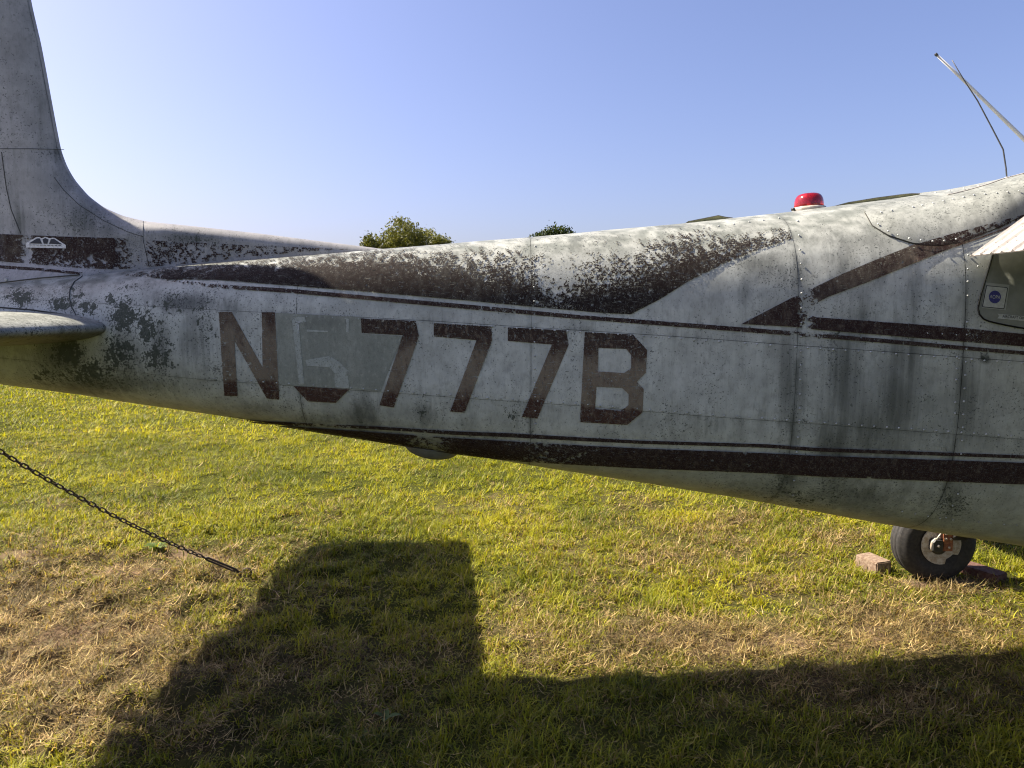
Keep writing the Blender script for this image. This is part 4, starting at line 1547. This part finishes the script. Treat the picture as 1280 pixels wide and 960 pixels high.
def wheel(cx_, cy_, side):
    Mw = Matrix.Translation((cx_, cy_, WR - 0.006)) @ Matrix.Rotation(math.radians(90 * 1), 4, 'X')      # local +z points to -Y
    k = -side
    mb_ = MB()
    pr = [(0.085, -0.052), (0.105, -0.060), (0.145, -0.072), (0.180, -0.072), (0.203, -0.062), (0.214, -0.047), (0.2155, -0.0465), (0.2155, -0.042), (0.2190, -0.041),
          (0.2200, -0.020), (0.2170, -0.019), (0.2170, -0.014), (0.2215, -0.013), (0.222, 0.0)]
    pr = pr + [(r, -h) for r, h in pr[::-1][1:]]
    mb_.lathe(pr, Mw, 48, cap=False)
    w_ = mb_.build('main_wheel', M['rubber'], plane)
    mb_ = MB()
    mb_.lathe([(0.02, 0.045), (0.05, 0.040), (0.088, 0.030), (0.096, 0.054), (0.100, 0.056), (0.100, -0.056), (0.096, -0.054), (0.088, -0.030), (0.03, -0.04)], Mw, 36)
    mb_.build('rim', M['dark_metal'], w_)
    # brake on the inboard face
    s_ = 1 if side > 0 else -1
    def L(x, y, z):                                                   # x along the aircraft, z up, y inboard distance from the wheel's middle
        return Vector((cx_ + x, cy_ - s_ * y, WR - 0.006 + z))
    out_ = []
    for a in np.linspace(0, 2 * math.pi, 48)[:-1]:
        r = 0.112
        deg = math.degrees(a) % 360
        if 285 < deg < 322:
            r = 0.086
        if 60 < deg < 120:
            r = 0.118
        out_.append((r * math.cos(a) * 0.98 + 0.006, r * math.sin(a)))
    mb_ = MB()
    n_ = len(out_)
    v = [L(x, 0.064, z) for x, z in out_] + [L(x, 0.072, z) for x, z in out_]
    f = [tuple(range(n_, 2 * n_)), tuple(range(n_))[::-1]] + [(i, (i + 1) % n_, n_ + (i + 1) % n_, n_ + i) for i in range(n_)]
    mb_.add(v, f)
    mb_.build('brake_plate', M['white_metal'], w_, False)
    mb_ = MB()
    mb_.lathe([(0.046, 0.0), (0.046, 0.010), (0.040, 0.012)], Matrix.Translation(L(-0.012, 0.072, -0.006)) @ Matrix.Rotation(math.pi / 2 * s_, 4, 'X'), 26)
    mb_.build('axle_hub', M['dark_metal'], w_)
    mb_ = MB()
    v, f = [], []
    cal = [(-0.066, -0.026), (-0.066, 0.022), (-0.054, 0.036), (-0.014, 0.036), (-0.008, 0.024), (-0.008, -0.026), (-0.018, -0.034), (-0.054, -0.034)]
    for yy, sc_ in ((0.073, 1.0), (0.108, 1.0), (0.114, 0.90)):
        for x, z in cal:
            v.append(L(-0.037 + (x + 0.037) * sc_, yy, z * sc_ + 0.006))
    for i in range(2):
        for k_ in range(8):
            f.append((i * 8 + k_, i * 8 + (k_ + 1) % 8, (i + 1) * 8 + (k_ + 1) % 8, (i + 1) * 8 + k_))
    f.append(tuple(range(16, 24)))
    mb_.add(v, f)
    c_ = mb_.build('brake_caliper', M['dark_metal'], w_, False)
    mb_ = MB()
    mb_.tube([L(-0.062, 0.098, -0.022), L(-0.066, 0.100, 0.004), L(-0.062, 0.100, 0.026), L(-0.046, 0.100, 0.042), L(-0.020, 0.098, 0.044)], 0.008, 8)
    mb_.tube([L(-0.040, 0.104, 0.046), L(-0.032, 0.104, 0.060), L(-0.018, 0.100, 0.076)], 0.0042, 7)
    mb_.lathe([(0.009, 0), (0.008, 0.004), (0.004, 0.007)], Matrix.Translation(L(-0.036, 0.113, 0.008)) @ Matrix.Rotation(math.pi / 2 * s_, 4, 'X'), 12)
    mb_.build('brake_fitting', M['white_metal'], c_)
    mb_ = MB()
    mb_.box(L(0.024, 0.088, 0.010), (0.050, 0.030, 0.070))
    mb_.box(L(0.022, 0.086, 0.062), (0.050, 0.028, 0.036))
    mb_.build('torque_bracket', M['rust'], w_, False)
    for x, z in ((0.010, 0.044), (0.036, 0.044), (0.010, 0.074), (0.030, -0.004)):
        mb_ = MB()
        mb_.lathe([(0.0075, 0), (0.0065, 0.006), (0.003, 0.008)], Matrix.Translation(L(x, 0.101, z)) @ Matrix.Rotation(math.pi / 2 * s_, 4, 'X'), 8)
        mb_.build('bolt', M['white_metal'], w_)
    # spring leg
    mb_ = MB()
    Pl = [L(0.09, 0.075, 0.04), L(0.09, 0.22, 0.16), L(0.09, 0.55, 0.31), L(0.09, 0.95, 0.47)]
    for a, c in zip(Pl[:-1], Pl[1:]):
        d_ = (c - a)
        ang = math.atan2(d_.z, d_.y)
        mb_.box((a + c) / 2, (0.085, d_.length + 0.01, 0.022), Matrix.Rotation(ang, 3, 'X'))
    mb_.build('gear_leg', M['dark_metal'], plane, False)
    return w_


wheel(float(wc[0]), float(wc[1]), 1)
wheel(float(wc[0]), 2 * AX - float(wc[1]), -1)
# nose wheel, out of frame, on which the aircraft also stands
mb = MB()
pr = [(0.06, -0.04), (0.12, -0.06), (0.16, -0.055), (0.185, -0.03), (0.19, 0)]
pr = pr + [(r, -h) for r, h in pr[::-1][1:]]
mb.lathe(pr, Matrix.Translation((4.2, AX, 0.186)) @ Matrix.Rotation(math.pi / 2, 4, 'X'), 32)
mb.build('nose_wheel', M['rubber'], plane)
mb = MB()
for dy in (-0.075, 0.075):
    mb.tube([(4.2, AX + dy, 0.186), (4.17, AX + dy, 0.46)], 0.014, 8)
mb.tube([(4.17, AX - 0.085, 0.46), (4.17, AX + 0.085, 0.46)], 0.02, 8)
mb.tube([(4.17, AX, 0.45), (4.12, AX, 0.85)], 0.030, 10)
mb.build('nose_leg', M['white_metal'], plane)

# ------------------------------------------------------------------ bricks that chock the wheel


def brick(px, py, size, rz, tiltx, mat, label):
    p = on_ground(np.array([float(px)]), np.array([float(py)]))[0]
    bm = bmesh.new()
    bmesh.ops.create_cube(bm, size=1.0)
    for v in bm.verts:
        v.co = Vector((v.co.x * size[0], v.co.y * size[1], v.co.z * size[2])) + Vector([random.uniform(-0.003, 0.003) for _ in range(3)])
    bmesh.ops.bevel(bm, geom=bm.edges[:], offset=0.005, segments=2, affect='EDGES')
    bmesh.ops.subdivide_edges(bm, edges=bm.edges[:], cuts=1)
    for v in bm.verts:
        v.co += Vector([random.uniform(-0.0014, 0.0014) for _ in range(3)])
        v.co.z += size[2] / 2
    me_ = bpy.data.meshes.new('chock_brick')
    bm.to_mesh(me_)
    bm.free()
    o_ = link('chock_brick', me_, mat)
    o_.location = (p[0], p[1], float(ground_h(p[0], p[1])) - 0.004)
    o_.rotation_euler = (tiltx, 0, rz)
    tag(o_, label, 'brick', 'bricks chocking the wheel')
    return o_


brick(1091, 713, (0.165, 0.105, 0.085), math.radians(-72), 0.02, M['brick'], 'pale sunlit brick wedged on the tail side of the wheel')
brick(1229, 722, (0.20, 0.10, 0.060), math.radians(-62), 0.0, M['brick2'], 'dark red brick lying flat in the shade on the far side of the wheel')

# ------------------------------------------------------------------ tie-down chain
anchor = on_ground(np.array([306.0]), np.array([718.0]), 0.01)[0]
ring = np.array([-2.52, AX, 1.285])
chain = empty('tie_down_chain', tuple(anchor))
tag(chain, 'dark steel tie-down chain slanting from the tail to the lawn', 'chain')
a_pts = on_depth(np.array([258.0]), np.array([698.0]), np.array([float(anchor[1]) - 0.10]))[0]
n_s = 200
tpar = np.linspace(0, 1, n_s)
path = ring[None] * (1 - tpar[:, None]) + np.array(a_pts)[None] * tpar[:, None]
path[:, 2] -= 0.26 * tpar * (1 - tpar) * 0.9
ds = np.concatenate([[0], np.cumsum(np.linalg.norm(np.diff(path, axis=0), axis=1))])
PITCH = 0.030
R0, LEN = 0.0088, 0.0140
pts = []
for k in range(14):
    a = 2 * math.pi * k / 14
    pts.append(Vector((math.cos(a) * R0 * 0.95 + (LEN * 0.72 if math.cos(a) > 0 else -LEN * 0.72), math.sin(a) * R0, 0)))
mbl = MB()
mbl.tube(pts, 0.0034, 6, closed=True)
link_me = mesh_np('link', mbl.v, mbl.f)
link_me.materials.append(M['chain'])
nl = int(ds[-1] / PITCH)
for i in range(nl):
    s0 = (i + 0.5) * PITCH
    p = Vector([float(np.interp(s0, ds, path[:, k])) for k in range(3)])
    p2 = Vector([float(np.interp(s0 + 0.01, ds, path[:, k])) for k in range(3)])
    t = (p2 - p).normalized()
    o = bpy.data.objects.new('link', link_me)
    COL.objects.link(o)
    o.parent = chain
    o.matrix_parent_inverse = WORLD_OF[chain].inverted()
    up = Vector((0, 0, 1)) if i % 2 else t.cross(Vector((0, 0, 1)))
    zax = (up - t * up.dot(t)).normalized()
    zax = (Matrix.Rotation(random.uniform(-0.25, 0.25) + 0.5, 3, t) @ zax)
    yax = zax.cross(t)
    R = Matrix((t, yax, zax)).transposed().to_4x4()
    o.matrix_basis = Matrix.Translation(p) @ R
# long repair link and the anchor eye in the ground
pe = Vector(path[-1])
pa = Vector(anchor)
t = (pa - pe).normalized()
sd = t.cross(Vector((0, 0, 1))).normalized()
mb = MB()
L2 = (pa - pe).length * 0.78
ov = []
for k in range(16):
    a = 2 * math.pi * k / 16
    ov.append(pe + t * (L2 * 0.5 + math.cos(a) * 0.02 + (L2 * 0.42 if math.cos(a) > 0 else -L2 * 0.42)) + (sd * 0.8 + Vector((0, 0, 0.6))) * math.sin(a) * 0.020)
mb.tube(ov, 0.0058, 8, closed=True)
mb.build('repair_link', M['chain'], chain)
mb = MB()
mb.tube([pe + t * L2 * 0.86, pe + t * L2 * 1.2, pa + Vector((0.0, 0, -0.002)), pa + Vector((0.03, 0.01, -0.05))], 0.0075, 8)
mb.tube([pa + Vector((math.cos(a) * 0.024 + 0.012, 0.004, math.sin(a) * 0.024 + 0.010)) for a in np.linspace(0, 2 * math.pi, 15)[:-1]], 0.006, 7, closed=True)
mb.build('ground_anchor', M['chain'], chain)
mb = MB()
mb.tube([ring + np.array([math.cos(a) * 0.02, 0, math.sin(a) * 0.02 + 0.01]) for a in np.linspace(0, 2 * math.pi, 15)[:-1]], 0.004, 7, closed=True)
mb.build('tail_tie_down_ring', M['chain'], plane)

# ------------------------------------------------------------------ broad-leaved weeds in the lawn
WEED = {}


def weed(px, py, n, size, label, col):
    p = on_ground(np.array([float(px)]), np.array([float(py)]))[0]
    z0 = float(ground_h(p[0], p[1]))
    root = empty('weed', (float(p[0]), float(p[1]), z0))
    tag(root, label, 'weed', 'broad leaved weeds in the lawn')
    for k in range(n):
        az = 2 * math.pi * (k + random.uniform(-0.25, 0.25)) / n
        L = size * random.uniform(0.75, 1.15)
        W = L * random.uniform(0.30, 0.42)
        el = random.uniform(0.35, 0.8)
        V_, F_ = [], []
        m_ = 7
        for i in range(m_):
            t_ = i / (m_ - 1)
            r = L * t_
            w_ = W * math.sin(math.pi * min(1, 0.12 + 0.88 * t_)) ** 0.8 * 0.5 + 0.0012
            zz = math.sin(el) * r * (1 - 0.55 * t_) + 0.012
            c = Vector((p[0] + math.cos(az) * r * math.cos(el * 0.7), p[1] + math.sin(az) * r * math.cos(el * 0.7), z0 + zz))
            sd_ = Vector((-math.sin(az), math.cos(az), 0))
            V_ += [c - sd_ * w_ + Vector((0, 0, w_ * 0.35)), c, c + sd_ * w_ + Vector((0, 0, w_ * 0.35))]
        for i in range(m_ - 1):
            F_ += [(i * 3, i * 3 + 1, i * 3 + 4, i * 3 + 3), (i * 3 + 1, i * 3 + 2, i * 3 + 5, i * 3 + 4)]
        c_ = np.tile(np.array(col) * random.uniform(0.8, 1.2), (len(V_), 1))
        link('leaf', mesh_np('leaf', V_, F_, True, {'col': c_}), M['leaf'], root)


weed(197, 690, 7, 0.085, 'bright green leafy weed beside the chain', (0.11, 0.17, 0.03))
weed(483, 900, 4, 0.055, 'grey green weed with broad leaves in the shadow below the numerals', (0.11, 0.16, 0.045))
weed(462, 922, 3, 0.045, 'small yellow green weed just in front of the grey green one', (0.13, 0.17, 0.05))
weed(1176, 862, 4, 0.05, 'pale weed in the shadow beneath the wheel bricks', (0.15, 0.17, 0.06))


# ------------------------------------------------------------------ trees beyond the field
def tree(px, top_py, dist, width, label, cols, seed, lobes, leaf=0.16, n_leaf=5200, trunk_h=None):
    r = np.random.default_rng(seed)
    c = on_depth(np.array([float(px)]), np.array([float(top_py)]), np.array([float(dist)]))[0]
    H = float(c[2])
    x0 = float(c[0])
    root = empty('tree', (x0, dist, 0))
    tag(root, label, 'tree', 'trees beyond the field')
    R_ = width / 2
    mb_ = MB()
    mb_.tube([(x0, dist, -0.1), (x0 + 0.1, dist, H * 0.25), (x0 - 0.05, dist + 0.1, H * 0.5), (x0, dist, H * 0.8)], [0.32, 0.25, 0.18, 0.05], 10)
    for k in range(9):
        a = r.uniform(0, 2 * np.pi)
        zz = H * r.uniform(0.3, 0.6)
        e = (x0 + math.cos(a) * R_ * 0.7, dist + math.sin(a) * R_ * 0.7, zz + H * r.uniform(0.12, 0.3))
        mb_.tube([(x0, dist, zz), ((x0 + e[0]) / 2, (dist + e[1]) / 2, (zz + e[2]) / 2 + 0.2), e], [0.11, 0.07, 0.02], 7)
    mb_.build('trunk', M['trunk'], root)
    cen = []
    for (lx, lz, lr) in lobes:
        for q_ in range(3):
            cen.append((x0 + lx * R_ + r.normal(0, 0.1 * R_), dist + r.uniform(-0.6, 0.6) * R_, H + lz * R_ - lr * R_ + r.normal(0, 0.05) * R_, lr * R_ * r.uniform(0.75, 1.0)))
    for k in range(22):
        a = r.uniform(0, 2 * np.pi)
        rr = R_ * r.uniform(0.2, 0.8)
        cen.append((x0 + rr * math.cos(a), dist + rr * math.sin(a), H * r.uniform(0.32, 0.72), R_ * r.uniform(0.25, 0.4)))
    cen = np.array(cen)
    i = r.integers(0, len(cen), n_leaf)
    d_ = r.normal(0, 1, (n_leaf, 3))
    d_ /= np.linalg.norm(d_, axis=1, keepdims=True)
    rad = cen[i, 3] * (0.40 + 0.60 * r.random(n_leaf) ** 0.6)
    # sprays: leaves gather on short twigs that stick out
    tw = r.integers(0, n_leaf, n_leaf)
    P_ = cen[i, :3] + d_ * rad[:, None]
    grp = (np.arange(n_leaf) // 7) * 7
    grp = np.minimum(grp, n_leaf - 1)
    P_ = P_[grp] + r.normal(0, leaf * 1.3, (n_leaf, 3)) + d_[grp] * r.random((n_leaf, 1)) * leaf * 1.3
    u_ = r.normal(0, 1, (n_leaf, 3))
    u_ /= np.linalg.norm(u_, axis=1, keepdims=True)
    w_ = np.cross(u_, r.normal(0, 1, (n_leaf, 3)))
    w_ /= np.linalg.norm(w_, axis=1, keepdims=True)
    sz = leaf * r.uniform(0.6, 1.3, (n_leaf, 1))
    Vv = np.stack([P_ - u_ * sz * 0.9, P_ + w_ * sz * 0.45, P_ + u_ * sz * 0.9, P_ - w_ * sz * 0.45], 1).reshape(-1, 3)
    Fv = np.arange(n_leaf * 4).reshape(-1, 4)
    cc = np.array(cols)
    t_ = r.random(n_leaf)[:, None]
    col = cc[0] * (1 - t_) + cc[1] * t_
    col = col * (0.75 + 0.5 * r.random((len(cen), 1))[i])
    link('crown', mesh_np('crown', Vv, Fv, False, {'col': np.repeat(col, 4, 0)}), M['leaf'], root)


tree(508, 275, 62, 7.1, 'yellow green round tree peeking over the airplane beside the fin fairing', [(0.062, 0.075, 0.017), (0.145, 0.145, 0.035)], 3,
     [(0.0, 0.0, 0.42), (-0.45, -0.28, 0.38), (0.42, -0.22, 0.36), (-0.80, -0.48, 0.22), (0.85, -0.50, 0.22), (0.12, -0.30, 0.4), (-0.2, -0.5, 0.4), (0.6, -0.55, 0.35)], 0.13, 46000)
tree(693, 287, 95, 5.0, 'small dark green treetop peeking over the middle of the airplane', [(0.018, 0.032, 0.010), (0.045, 0.065, 0.018)], 8,
     [(0.0, 0.0, 0.40), (-0.5, -0.22, 0.34), (0.45, -0.14, 0.34), (0.8, -0.4, 0.2), (-0.85, -0.42, 0.2)], 0.24, 14000)
